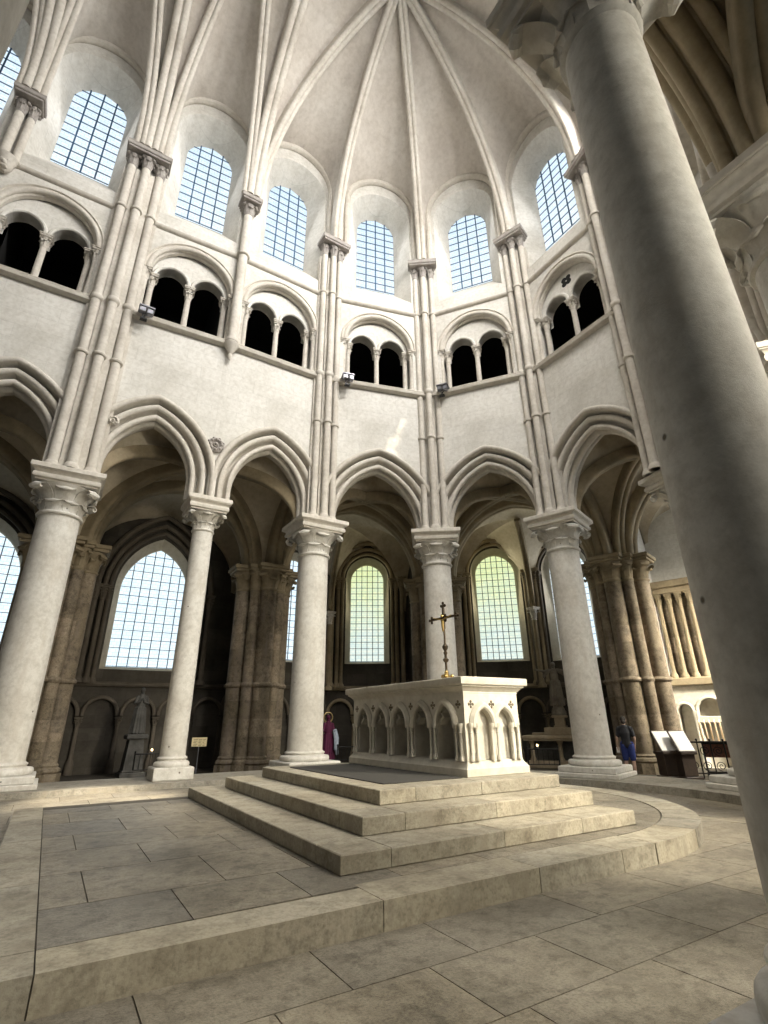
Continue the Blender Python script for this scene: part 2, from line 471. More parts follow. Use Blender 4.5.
def column(k):
    x, y = COLS[k]; sl = k in SLENDER; zb = BZ[k]
    if k == 6: x += .22; y -= .13
    r = .275 if sl else .455; hw = .56 if sl else .76; za = Z_ASTS if sl else Z_AST
    iv = inw(k); rz = math.atan2(iv.y, iv.x) + PI / 2
    t = thing('stone_column', COL_LABEL.get(k) or 'pale stone column of the choir arcade', 'column', (x, y, zb), rz, 'round columns of the choir arcade', 'thing')
    mat = M['column']
    pl = MB(); pw = r * (1.52 if sl else 1.62)
    if k in (2, 9):
        pl.box(-pw, pw, -pw, pw, 0, .26, .02)
    else:
        pl.box(-pw * 1.02, pw * 1.02, -pw * 1.02, pw * 1.02, 0, .1, .015); pl.box(-pw * .93, pw * .93, -pw * .93, pw * .93, .1, .24, .02)
    obj('plinth', pl, mat, t)
    zs = .485 - .1 if sl else .485 - .1
    b = MB()
    tk = 1.24 if sl else 1.30
    b.lathe([(r * 1.22, .235)] + [(r * tk + .5 * .085 * math.cos(R(q)), .30 + .065 * math.sin(R(q))) for q in range(-80, 81, 20)] +
            [(r * 1.16, .372), (r * 1.09, .39), (r * 1.09, .405)] + [(r * 1.07 + .03 * math.cos(R(q)), .43 + .025 * math.sin(R(q))) for q in range(-70, 71, 35)] +
            [(r * 1.04, .462), (r * 1.02, .48)], n=36)
    obj('base_moulding', b, mat, t)
    s = MB(); rows = []
    zt = za - zb
    for i in range(13):
        q = i / 12; rr = r * (1.0 - .035 * q - .02 * q * q)
        rows.append((rr, .47 + (zt - .47) * q))
    s.lathe(rows, n=40)
    obj('shaft', s, mat, t)
    hc = 6.42 - za
    link('capital', cached(('capital', sl), lambda: capital_mb(r * .95, hc, hw * .93, True, 32), mat), t, (0, 0, zt))
    link('abacus', cached(('abacus', sl), lambda: abacus_mb(hw, 0, 6.80 - 6.42), M['mould']), t, (0, 0, 6.42 - zb))
    return t
for k in (0, 1, 2, 3, 4, 5, 6, 8, 9, 10): column(k)
column(7)['label'] = 'apse column wholly behind the big near column'

# ------------------------------------------------------------------ upper walls, bay by bay
Z1, Z2, Z3, ZTOP = 6.8, 11.84, 15.5, 23.3
WU = {0: -.18, 1: .2, 2: .07, 3: .12, 5: -.16}
TU = {0: -.33, 1: .26, 2: -.13}
DF, DB = .35, -.45
BAYNAME = {-1: 'bay past the left edge', 0: 'leftmost bay', 1: 'bay between pitted and slender columns', 2: 'bay right of the slender column',
           3: 'bay left of the crucifix column', 4: 'bay right of the crucifix column', 5: 'bay next to the big near column'}
SIDE = {-1: 'northwest_far', 0: 'northwest', 1: 'north', 2: 'north_choir', 3: 'apse_north', 4: 'apse_northeast', 5: 'apse_east', 6: 'apse_southeast', 7: 'apse_south', 8: 'south_choir', 9: 'south', 10: 'southwest'}
prof_half = roll((.05, -.05), .11, 180, 95, 5) + [(.085, .07), (.09, .10)] + roll((.085, .18), .085, 230, 60, 7) + [(.145, .17), (.175, .09), (.21, .07), (.24, .10), (.25, .17)] + \
            roll((.335, .26), .09, 205, 55, 7) + [(.395, .25), (.42, .16), (.455, .16), (.475, .24), (.48, .36)] + roll((.565, .40), .08, 190, 20, 6) + [(.65, .37), (.66, .31)]
prof_back = [(a, -.10 - d) for a, d in prof_half]
ARCH_PROF = prof_back[::-1] + prof_half
ARCH_LABEL = {-1: 'pointed arch outside the left edge of the picture', 0: 'moulded pointed arch cut by the left edge, left of the pitted column', 1: 'moulded pointed arch above the big aisle window, between pitted and slender columns',
   2: 'moulded pointed arch just right of the slender column, above the brown clustered pier', 3: 'moulded pointed arch with sunlight flecks on the wall above it',
   4: 'moulded pointed arch above the statue with outstretched arms', 5: 'moulded pointed arch over the sunlit right chapel, beside the big near column',
   6: 'pointed apse arch hidden behind the big near column', 7: 'pointed arch on the south side of the apse', 8: 'big moulded arch overhead springing from the leafy capital at the upper right',
   9: 'moulded arch above and left of the big near column', 10: 'arch over the southwest corner'}
TRI_LABEL = {0: 'triforium twin opening with black voids at the left edge', -1: 'triforium twin opening beyond the left edge', 1: 'triforium twin opening left of the single corbelled shaft',
   2: 'triforium twin opening right of the single corbelled shaft', 3: 'triforium twin opening above the sun-flecked wall, left of the crucifix column shafts',
   4: 'triforium twin opening right of the shafts above the crucifix column', 5: 'triforium twin opening with a four-lobed hole between its arches'}
wn = [0]
def sub_cap(mb, u, d, z0, r, h):
    """small colonnette capital and abacus merged to one mesh builder"""
    c = capital_mb(r, h, r * 1.75, False, 12)
    mb.add([(u + x, -d + y, z0 + z) for x, y, z in c.v], c.f)
    a = abacus_mb(r * 1.95, 0, h * .3)
    mb.add([(u + x, -d + y, z0 + h + z) for x, y, z in a.v], a.f)

def bay(k, detail=True):
    F = Frame(COLS[k], COLS[k + 1]); L = F.L; uc = L / 2
    ext = .12
    hs = L / 2 - .55; r = hs * (1.62 if L < 3.4 else 1.45); zs = max(6.83, 9.56 - math.sqrt((r + .66) ** 2 - (r - hs) ** 2))
    wall = MB()
    wall_band(wall, -ext, L + ext, Z1, Z2, [opening(uc, hs, r, Z1, zs, .6)], DF, DB)
    th = 1.28; ut = uc + TU.get(k, 0); uw = uc + WU.get(k, 0)
    wall_band(wall, -ext, L + ext, Z2, Z3, [opening(ut, th, th * 1.04, 12.03, 13.82, 0)], DF, DB)
    # clerestory with a splayed light
    front = opening(uw, 1.2, 1.2, 16.15, 20.55, 0, 12); backc = opening(uw, .79, .86, 17.33, 20.47, 0, 12)
    wall_band_faces = MB()
    wall_band(wall_band_faces, -ext, L + ext, Z3, ZTOP, [front], DF, DF - .02, back=False)
    wall.add(wall_band_faces.v, wall_band_faces.f)
    wall.grid([[(u, -DF + .0, z) for u, z in front], [(u, .58, z) for u, z in backc]], col=None)
    wall.add([(front[0][0], -DF, front[0][1]), (front[-1][0], -DF, front[0][1]), (backc[-1][0], .58, backc[0][1]), (backc[0][0], .58, backc[0][1])], [(0, 1, 2, 3)])
    wl = MB(); wall_band(wl, -ext - .3, L + ext + .3, Z3, ZTOP, [backc], -.58, -.95)
    wall.add(wl.v, wl.f)
    w = F.place('wall_' + SIDE[k], wall, M['wall'])
    setp(w, 'pale ashlar upper wall of the ' + BAYNAME.get(k, 'unseen south side bay ' ), 'wall', None, 'structure')
    # arcade arch
    am = MB(); arch_sweep(am, uc, hs, r, zs, Z1, ARCH_PROF)
    a = F.place('arcade_arch', am, M['tan'] if k in (8, 9) else M['mould'], recenter=True)
    setp(a, ARCH_LABEL[k], 'arch', 'pointed arcade arches')
    # string courses
    for z, nm, pr in ((Z2, 'lower', [(0, -.05), (.1, -.03), (.16, .0), (.18, .06), (.14, .1), (.16, .14), (.12, .18), (0, .2)]), (Z3, 'upper', [(0, -.04), (.07, -.02), (.11, .02), (.12, .06), (.08, .1), (0, .12)])):
        sm = MB(); sm.grid([[(-.1, -DF - a_, z + b_) for a_, b_ in pr], [(L + .1, -DF - a_, z + b_) for a_, b_ in pr]])
        o = F.place('trim_' + str(wn[0] + 1), sm, M['mould'], recenter=True); wn[0] += 1
        setp(o, ('moulded ledge under the triforium in the ' if nm == 'lower' else 'thin ledge below the high window in the ') + BAYNAME.get(k, 'south side'), 'string course', None, 'structure')
    # triforium
    if detail:
        t = F.empty('triforium_opening', TRI_LABEL.get(k, 'triforium opening on the unseen side'), 'triforium', ut, DF, 12.0, 'triforium twin openings')
        t_ = lambda mb, name, mat: link(name, mb.mesh(name, mat), t, (0, 0, 0))
        def LC(mb):   # to the empty's local space
            mb.v = [(x - ut, y + DF, z - 12.0) for x, y, z in mb.v]; return mb
        hood = MB()
        arch_sweep(hood, ut, th - .10, (th - .1) * 1.04, 13.82, 13.80, [(-.04, DF - .22), (-.04, DF - .1), (0, DF - .06)] + [(p[0] + 0, p[1] + DF - .04) for p in roll((.06, .04), .075, 200, 20, 6)] + [(.15, DF + .03), (.17, DF + .07), (.21, DF + .06), (.24, DF - .02)])
        t_(LC(hood), 'enclosing_arch', M['mould'])
        ty = MB(); so = .545; sh = .45
        ops = [opening(ut - so, sh, sh * 1.12, 12.03, 13.80, 0, 9), opening(ut + so, sh, sh * 1.12, 12.03, 13.80, 0, 9)]
        # tympanum: fill under the enclosing arch, above and beside the two small arches
        big = arch(ut, th + .02, (th + .02) * 1.04, 13.82)
        def ztop(u):
            for p, q in zip(big[:-1], big[1:]):
                if p[0] <= u <= q[0] + 1e-9: return p[1] + (q[1] - p[1]) * (u - p[0]) / max(1e-6, q[0] - p[0])
            return 13.82
        for d, in ((.1,), (-.25,)):
            us = sorted(set([big[0][0], big[-1][0]] + [p[0] for c in ops for p in c] + [b[0] for b in big]))
            for ua, ub in zip(us[:-1], us[1:]):
                if ub - ua < 1e-6: continue
                um = (ua + ub) / 2; zb0 = zb1 = 13.6
                for c in ops:
                    if c[0][0] < um < c[-1][0]:
                        cc = c[1:-1]
                        def zz(u):
                            for p, q in zip(cc[:-1], cc[1:]):
                                if p[0] - 1e-9 <= u <= q[0] + 1e-9 and q[0] > p[0]: return p[1] + (q[1] - p[1]) * (u - p[0]) / (q[0] - p[0])
                            return 13.80
                        zb0, zb1 = zz(ua), zz(ub)
                ty.add([(ua, -d, zb0), (ub, -d, zb1), (ub, -d, max(zb1, ztop(ub))), (ua, -d, max(zb0, ztop(ua)))], [(0, 1, 2, 3)])
        for c in ops: ty.grid([[(u, -.1, z) for u, z in c[1:-1]], [(u, .25, z) for u, z in c[1:-1]]])
        for c0 in (ut - so, ut + so):
            arch_sweep(ty, c0, sh, sh * 1.12, 13.80, 13.78, [(-.0, -.2), (0, .08)] + roll((.05, .11), .055, 210, 20, 4) + [(.12, .1), (.13, .06)], 9)
        t_(LC(ty), 'tympanum', M['wall'])
        for u, d in ((ut, .0), (ut - so - .53, .03), (ut + so + .53, .03), (ut - so - .72, .24), (ut + so + .72, .24)):
            cm = MB(); rr = .085
            cm.lathe([(rr * 1.9, 0), (rr * 1.9, .06), (rr * 1.55, .09), (rr * 1.5, .13), (rr * 1.1, .16)], (u, -d, 12.03), 12)
            cm.lathe([(rr * 1.05, 12.15), (rr * .97, 13.43)], (u, -d, 0), 14)
            col = t_(LC(cm), 'colonnette', M['mould'])
            cp = MB(); sub_cap(cp, u, d, 13.42, rr, .32)
            o = link('capital', LC(cp).mesh('capital', M['mould']), col, (0, 0, 0))
        if k == 5:
            q = MB()
            for a in range(4):
                A = R(45 + 90 * a); cx, cz = ut + .12 * math.cos(A), 14.62 + .12 * math.sin(A)
                q.add([(cx + .10 * math.cos(2 * PI * j / 14), -.105, cz + .10 * math.sin(2 * PI * j / 14)) for j in range(14)] + [(cx + .10 * math.cos(2 * PI * j / 14), -.06, cz + .10 * math.sin(2 * PI * j / 14)) for j in range(14)],
                      [tuple(range(14))] + [(j, (j + 1) % 14, 14 + (j + 1) % 14, 14 + j) for j in range(14)])
            t_(LC(q), 'quatrefoil_hole', M['dark'])  # black discs painted for the shade in the hole
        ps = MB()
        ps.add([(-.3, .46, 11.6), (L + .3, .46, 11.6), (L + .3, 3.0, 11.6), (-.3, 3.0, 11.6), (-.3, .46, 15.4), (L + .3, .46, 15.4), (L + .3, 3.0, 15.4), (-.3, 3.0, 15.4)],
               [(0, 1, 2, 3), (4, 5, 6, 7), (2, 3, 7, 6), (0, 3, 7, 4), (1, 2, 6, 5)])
        o = F.place('wall_triforium_passage_' + SIDE[k], ps, M['dark'], smooth=0)  # darkness of the passage comes from its black colour
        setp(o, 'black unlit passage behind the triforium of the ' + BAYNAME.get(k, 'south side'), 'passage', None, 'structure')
    # wall arch (formeret) around the high window
    fm = MB(); hw = min(1.36, L / 2 - .26)
    ap = opening(uw, hw, hw * 1.03, 18.0, 20.95, 0, 16)
    fm.sweep([F.W(u, DF + .05, z) for u, z in ap], F.n, [(.14 * math.cos(2 * PI * q / 10), .13 * math.sin(2 * PI * q / 10) - .06) for q in range(10)], inward=F.W(uc, DF, 20))
    o = obj('wall_arch', fm, M['mould'])
    setp(o, 'roll moulding framing the high window of the ' + BAYNAME.get(k, 'south side'), 'arch', 'wall arches round the high windows')
    # window
    wid = len([o_ for o_ in bpy.data.objects if o_.name.startswith('window_')]) + 1
    W = F.empty('window_%d' % wid, ('round-headed high window with blue-white leaded glass in the ' + BAYNAME[k]) if k in BAYNAME else 'high window on the side behind the camera', 'window', uw, -.55, 17.33, 'high clerestory windows', 'structure')
    pane_and_bars(W, .80, .87, 3.14, 4, 11, M['glass_hi'])
    return F

def pane_and_bars(W, hw, r, zs, nv, nh, gm, bar=.014, vb=None):
    c = opening(0, hw, r, 0, zs, 0, 14)
    p = MB(); p.add([(u, .0, z) for u, z in c] + [(u, .02, z) for u, z in c], [tuple(range(len(c)))] + [tuple(range(len(c), 2 * len(c)))] )
    link('pane', p.mesh('pane', gm, 0), W)
    b = MB(); cc = c[1:-1]
    def zt(u):
        for p_, q_ in zip(cc[:-1], cc[1:]):
            if p_[0] - 1e-9 <= u <= q_[0] + 1e-9 and q_[0] > p_[0]: return p_[1] + (q_[1] - p_[1]) * (u - p_[0]) / (q_[0] - p_[0])
        return zs
    vb = vb or bar * 1.5
    for i in range(1, nv):
        u = -hw + 2 * hw * i / nv; b.box(u - vb, u + vb, -.05, -.02, 0, zt(u))
    ztop = max(z for _, z in c)
    for j in range(0, nh):
        z = ztop * (j + .02) / nh
        if z <= zs: e = hw
        else:
            e = hw
            for p_, q_ in zip(cc[:len(cc) // 2], cc[1:len(cc) // 2 + 1]):
                if p_[1] <= z <= q_[1]: e = -(p_[0] + (q_[0] - p_[0]) * (z - p_[1]) / max(1e-6, q_[1] - p_[1]))
        b.box(-e, e, -.045, -.02, z, z + bar * 1.6)
    link('glazing_bars', b.mesh('glazing_bars', M['bars'], 0), W)

BAYF = {}
for k in (-1, 0, 1, 2, 3, 4, 5): BAYF[k] = bay(k)
for k in (6, 7, 8, 9, 10): BAYF[k] = bay(k, detail=False)
# ------------------------------------------------------------------ vault shafts
Z_CAP0, Z_CAP1, Z_CAP2 = 17.35, 17.8, 18.02
SH_LABEL = {1: 'cluster of three tall wall shafts above the pitted column', 2: 'single wall shaft ending in a pointed corbel above the slender column', 3: 'cluster of three slim wall shafts above the column behind the steps',
  4: 'cluster of three slim wall shafts above the crucifix column', 5: 'cluster of three wall shafts above the leaning-looking plinth column', 6: 'wall shafts half hidden along the edge of the big near column',
  0: 'short wall shaft on a carved head corbel at the upper left edge'}
def shaft_cluster(k, base=True):
    iv = inw(k); x, y = COLS[k]; rz = math.atan2(iv.y, iv.x) + PI / 2
    t = thing('wall_shaft_cluster', SH_LABEL.get(k, 'wall shafts on the side behind the camera'), 'wall shaft', (x, y, 0), rz, 'wall shafts carrying the vault ribs')
    mat = M['mould']
    if k in (0,): zb = Z3 - .05; spec = [(-.12, .5, .115), (.15, .46, .10)]
    elif k in (2, 9, 11): zb = Z2 - .05; spec = [(0, .50, .15)]
    elif k == 1: zb = Z_ABA; spec = [(0, .60, .12), (-.40, .5, .12), (.40, .5, .12)]
    else: zb = Z_ABA; spec = [(0, .60, .105), (-.31, .5, .10), (.31, .5, .10)]
    if k not in (0, 2, 9, 11):
        p = MB(); w_ = .6 if k == 1 else .46
        p.box(-w_, w_, -.42, -.2, zb, Z_CAP0, .03)
        p.box(-.17, .17, -.50, -.4, zb, Z_CAP0, .02)
        if k == 1: p.box(-.27, .27, -.54, -.4, zb, Z_CAP0, .02)
        link('pilaster', p.mesh('pilaster', mat), t)
    for u, d, r in spec:
        s = MB(); s.lathe([(r, zb), (r, Z_CAP0)], (u, -d, 0), 16)
        if zb == Z_ABA: s.lathe([(r * 1.5, zb), (r * 1.5, zb + .06), (r * 1.25, zb + .12), (r * 1.05, zb + .16)], (u, -d, 0), 16)
        sh = link('shaft', s.mesh('shaft', mat), t)
        for z in ([10.13, 11.98, 15.54] if zb == Z_ABA else [11.98, 15.54] if zb < 13 else [15.54]):
            q = MB(); hh = .1 if z == 11.98 else .06
            q.lathe([(r * 1.02, -hh), (r * 1.35, -hh * .6), (r * 1.45, 0), (r * 1.35, hh * .6), (r * 1.02, hh)], (u, -d, z), 16)
            link('ring', q.mesh('ring', mat), sh)
        c = capital_mb(r, Z_CAP1 - Z_CAP0, r * 1.75, False, 14); c.v = [(u + a, -d + b, Z_CAP0 + z) for a, b, z in c.v]
        link('capital', c.mesh('capital', M['dustshade']), sh)
    ab = MB(); us = [s_[0] for s_ in spec]; m_ = .20 if len(us) > 1 else .30
    ab.box(min(us) - m_, max(us) + m_, -.86, -.3, Z_CAP1, Z_CAP1 + .07, .015)
    ab.box(min(us) - m_ - .05, max(us) + m_ + .05, -.90, -.3, Z_CAP1 + .07, Z_CAP2 + .03, .02)
    link('abacus', ab.mesh('abacus', M['dustshade']), t)
    if k in (2, 9, 11):
        c = MB(); c.lathe([(.03, -.55), (.05, -.5), (.07, -.4), (.05, -.34), (.1, -.26), (.16, -.12), (.22, -.04), (.23, .02), (.17, .08)], (0, -.5, Z2 + .0), 16)
        link('corbel', c.mesh('corbel', mat), t)
    if k == 0:
        c = MB(); c.lathe([(.05, -.5), (.13, -.42), (.19, -.28), (.19, -.15), (.24, -.06), (.26, 0), (.2, .05)], (0, -.5, Z3), 14)
        c.ball((0, -.66, Z3 - .3), .07, 8, 6); c.ball((-.07, -.66, Z3 - .2), .03, 6, 4); c.ball((.07, -.66, Z3 - .2), .03, 6, 4)
        c.ball((0, -.6, Z3 - .42), .09, 8, 6, (1.2, 1, .6))
        link('carved_head_corbel', c.mesh('carved_head_corbel', mat), t)
for k in (0, 1, 2, 3, 4, 5, 6): shaft_cluster(k)

# ------------------------------------------------------------------ high vault
def rib_curve(p0, p1, n=22):
    p0 = Vector(p0); p1 = Vector(p1)
    h = Vector((p1.x - p0.x, p1.y - p0.y, 0)); run = h.length; h.normalize(); rise = p1.z - p0.z
    if rise < run: # flatter than a quarter circle: quarter ellipse
        return [p0 + h * run * (1 - math.cos(PI / 2 * i / n)) + Vector((0, 0, rise * math.sin(PI / 2 * i / n))) for i in range(n + 1)]
    r = (rise * rise + run * run) / (2 * run); th = math.asin(min(1, rise / r))
    return [p0 + h * (r - r * math.cos(th * i / n)) + Vector((0, 0, r * math.sin(th * i / n))) for i in range(n + 1)]
def rib_prof(w, dp, split=True):
    r = w * .27
    pts = [(-w / 2, -.06), (-w / 2, dp * .45)]
    if split:
        pts += roll((-w * .24, dp - r), r, 200, 20, 6)
        pts += [(0, dp * .62)]
        pts += roll((w * .24, dp - r), r, 160, -20, 6)
    else:
        pts += roll((0, dp - w * .42), w * .42, 190, -10, 8)
    return pts + [(w / 2, dp * .45), (w / 2, -.06)]
def rib(name, pts, label, group, w=.34, dp=.34, mat=None, split=True, cat='rib', target=None):
    pts = [Vector(p) for p in pts]
    a, b = pts[0], pts[-1]
    h = Vector((b.x - a.x, b.y - a.y, 0)).normalized(); sd = Vector((-h.y, h.x, 0))
    m = MB(); lo = a.copy() if a.z <= b.z else b.copy()
    inner = target if target is not None else Vector((b.x, b.y, a.z - 2))
    m.sweep(pts, sd, rib_prof(w, dp, split), inward=inner)
    o = obj(name, m, mat or M['mould'])
    setp(o, label, cat, group)
    return o
def cap_pt(k, lat=0.0):
    iv = inw(k); d = .60
    return Vector((COLS[k][0], COLS[k][1], 18.03)) + iv * d + Vector((-iv.y, iv.x, 0)) * lat
RG = 'ribs of the high choir vault'
ribs = {}
for k, lb in ((2, 'apse vault rib rising from the single corbelled shaft'), (3, 'apse vault rib rising from the shafts above the column behind the steps'),
              (4, 'apse vault rib rising straight up above the crucifix column'), (5, 'apse vault rib rising from the shafts above the plinth column right of the altar'),
              (6, 'apse vault rib curving up from behind the big near column'), (7, 'apse vault rib on the southeast side out of view'), (8, 'apse vault rib on the south side out of view'), (9, 'apse vault rib above the big near column out of view')):
    c = rib_curve(cap_pt(k, .10 if k == 2 else 0), KEY); ribs[k] = c
    rib('vault_rib', c, lb, RG)
kb = MB(); kb.lathe([(.1, -.5), (.3, -.46), (.42, -.36), (.45, -.2), (.45, .1)], tuple(KEY), 24)
setp(obj('vault_boss', kb, M['mould']), 'round keystone where the apse ribs meet at the top', 'boss')
def diag(k, key, lat, lb):
    c = rib_curve(cap_pt(k, lat), key); rib('vault_rib', c, lb, RG); return c
# lateral offsets: +lat is towards the west on the north side (inw = (0,-1) -> (1,0) * lat), so use signs directly
d1e = diag(1, KEYB, .28, 'vault rib leaning right, from the shafts above the pitted column'); d1w = diag(1, KEYA, -.28, 'vault rib leaning left, from the shafts above the pitted column')
d2w = diag(2, KEYB, -.16, 'vault rib leaning left, from the single corbelled shaft')
d0e = diag(0, KEYA, .14, 'vault rib leaning right, from the head-corbelled shaft'); d0w = diag(0, KEYW, -.14, 'vault rib leaning left, from the head-corbelled shaft')
def transverse(k, m, lb):
    a = cap_pt(k); b = cap_pt(m); top = (a + b) / 2; top.z = 24.35
    c1 = rib_curve(a, top); c2 = rib_curve(b, top)
    c = c1 + c2[::-1][1:]
    rib('transverse_arch', c, lb, RG, w=.46, dp=.36, target=Vector((top.x, top.y, 10)), cat='rib'); return c
t2 = transverse(2, 9, 'broad transverse rib from the single corbelled shaft across the choir')
t1 = transverse(1, 10, 'broad transverse rib from the shafts above the pitted column across the choir')
t0 = transverse(0, 11, 'transverse rib at the upper left from the head-corbelled shaft')

ceil = MB()
def resample(pts, n):
    pts = [Vector(p) for p in pts]; d = [0]
    for a, b in zip(pts[:-1], pts[1:]): d.append(d[-1] + (b - a).length)
    out = []; j = 0
    for i in range(n + 1):
        s = d[-1] * i / n
        while j < len(pts) - 2 and d[j + 1] < s: j += 1
        q = (s - d[j]) / max(1e-9, d[j + 1] - d[j]); out.append(pts[j].lerp(pts[j + 1], q))
    return out
def cell(mb, ra, rb, wall, key, bulge=.0, n=28, m=7, lift=.0):
    """web between two ribs and a wall arch (points from foot of ra to foot of rb)"""
    wall = [Vector(p) for p in wall]; h = len(wall) // 2; apex = wall[h]; key = Vector(key)
    ridge = [apex.lerp(key, i / 12) + Vector((0, 0, .25 * math.sin(PI * i / 12) * min(1, (key - apex).length / 5))) for i in range(13)]
    nh = n // 2; nr = n - nh
    A_ = resample(ra, n); B_ = resample(rb, n); q1 = resample(wall[:h + 1], nh); q2 = resample(wall[h:][::-1], nh); rg = resample(ridge, nr)
    def half(a, q, o):      # quadratic half-curve offset so that the two halves meet smoothly on the ridge
        ctrl = q * 2 - (a + o) / 2
        p = a * .5625 + ctrl * .375 + o * .0625      # bezier at t=.25
        return p - (a + q) / 2
    dA = half(A_[nh], rg[0], B_[nh]); dB = half(B_[nh], rg[0], A_[nh])
    def g_(i):
        t = min(1, i / nh); return t * t * (3 - 2 * t)
    for rr, qq, oo, D0 in ((A_, q1, B_, dA), (B_, q2, A_, dB)):
        rows = []
        for i in range(n + 1):
            if i <= nh: a, q, D = rr[i], qq[i], D0
            else: a, q = rr[i], rg[i - nh]; D = half(a, q, oo[i])
            rows.append([tuple(a.lerp(q, j / m) + D * (g_(i) * 4 * (j / m) * (1 - j / m))) for j in range(m + 1)])
        mb.grid(rows)
def formeret(k):
    F = BAYF[k]; uc = F.L / 2 + WU.get(k, 0); hw = min(1.36, F.L / 2 - .26) + .06
    return [F.W(u, DF - .02, z) for u, z in opening(uc, hw, hw * 1.03, 18.0, 20.95, 0, 16)]
for k in (2, 3, 4, 5, 6, 7, 8): cell(ceil, ribs[k], ribs[k + 1], formeret(k), KEY, .05)
cell(ceil, ribs[9], ribs[2], t2[::-1], KEY, .03)
d9w = rib_curve(cap_pt(9, .16), KEYB); d10e = rib_curve(cap_pt(10, -.28), KEYB); d10w = rib_curve(cap_pt(10, .28), KEYA); d11 = rib_curve(cap_pt(11), KEYA)
cell(ceil, d1e, d2w, formeret(1), KEYB, .05); cell(ceil, d2w, d9w, t2, KEYB, .03); cell(ceil, d9w, d10e, formeret(9), KEYB, .05); cell(ceil, d10e, d1e, t1[::-1], KEYB, .03)
cell(ceil, d0e, d1w, formeret(0), KEYA, .05); cell(ceil, d1w, d10w, t1, KEYA, .03); cell(ceil, d10w, d11, formeret(10), KEYA, .05); cell(ceil, d11, d0e, t0[::-1], KEYA, .03)
dm = rib_curve(cap_pt(-1), KEYW); dmm = rib_curve(cap_pt(11), KEYW)
cell(ceil, dm, d0w, formeret(-1), KEYW, .05); cell(ceil, d0w, dmm, t0, KEYW, .03)
o = obj('ceiling', ceil, M['vault'], smooth=50, merge=True)
setp(o, 'pale plastered vault cells between the choir ribs', 'vault', None, 'structure')
sm = o.modifiers.new('thickness', 'SOLIDIFY'); sm.thickness = .05; sm.offset = 0

# ------------------------------------------------------------------ ambulatory: outer piers
RO, RW = 9.84, 12.5
def polar(deg, r): return (XC + r * math.cos(R(deg)), YC + r * math.sin(R(deg)))
PIERS = {'W': (-7.2, 17.1), 1: (-.55, 17.1), 3: (5.55, 17.05), 4: polar(54, RO), 5: (15.42, 10.05), 6: polar(-18, RO), 7: polar(-54, RO), 8: (5.87, -2.6), 10: (-.66, -2.6)}
Z_PC = 6.22
PL = {1: 'dark clustered pier with a shadowed capital just right of the pitted column', 3: 'brown clustered pier with carved capitals between the slender column and the column behind the steps',
      4: 'dark clustered pier half hidden behind the crucifix column', 5: 'tall clustered pier of three heavy shafts behind the person, right of the plinth column', 6: 'clustered pier hidden behind the big near column'}
def pier(k):
    x, y = PIERS[k]
    if k in (1, 3, 'W'): ang = -PI / 2
    elif k in (8, 10): ang = PI / 2
    else: ang = math.atan2(YC - y, XC - x)
    t = thing('clustered_pier', PL.get(k, 'clustered pier on the south side behind the camera'), 'pier', (x, y, ZF_AMB), ang, 'clustered piers of the ambulatory', 'thing')
    z0 = 0
    mat = M['pier']
    core = MB(); core.box(-.55, .42, -.5, .5, 0, 6.42, .12); core.box(-.5, .5, -.36, .36, 0, 6.42, .08)
    link('core', core.mesh('core', mat), t)
    spec = [(.56, 0, .27), (.42, .43, .17), (.42, -.43, .17), (.0, .70, .25), (.0, -.70, .25), (-.36, .52, .15), (-.36, -.52, .15)]
    for (a, b, r) in spec:
        s = MB(); s.lathe([(r * 1.55, .0), (r * 1.55, .28)], (a, b, 0), 8)
        s.lathe([(r * 1.3, .28), (r * 1.45, .33), (r * 1.4, .39), (r * 1.15, .43), (r * 1.2, .47), (r * 1.05, .52)], (a, b, 0), 16)
        s.lathe([(r * 1.03, .5), (r, 5.6)], (a, b, 0), 18)
        sh = link('shaft', s.mesh('shaft', mat), t)
        q = MB(); q.lathe([(r * 1.0, -.09), (r * 1.22, -.05), (r * 1.28, .0), (r * 1.1, .06), (r * 1.0, .08)], (a, b, 2.55), 16)
        link('ring', q.mesh('ring', mat), sh)
        c = capital_mb(r, .62, r * 1.6, False, 16); c.v = [(a + p, b + q_, 5.58 + z) for p, q_, z in c.v]
        link('capital', c.mesh('capital', M['agedmould']), sh)
        ab = MB(); w = r * 1.7
        ab.box(a - w, a + w, b - w, b + w, 6.2, 6.29, .02); ab.box(a - w * 1.12, a + w * 1.12, b - w * 1.12, b + w * 1.12, 6.29, 6.42, .02)
        link('abacus', ab.mesh('abacus', M['agedmould']), sh)
for k in (1, 3, 4, 5, 6): pier(k)

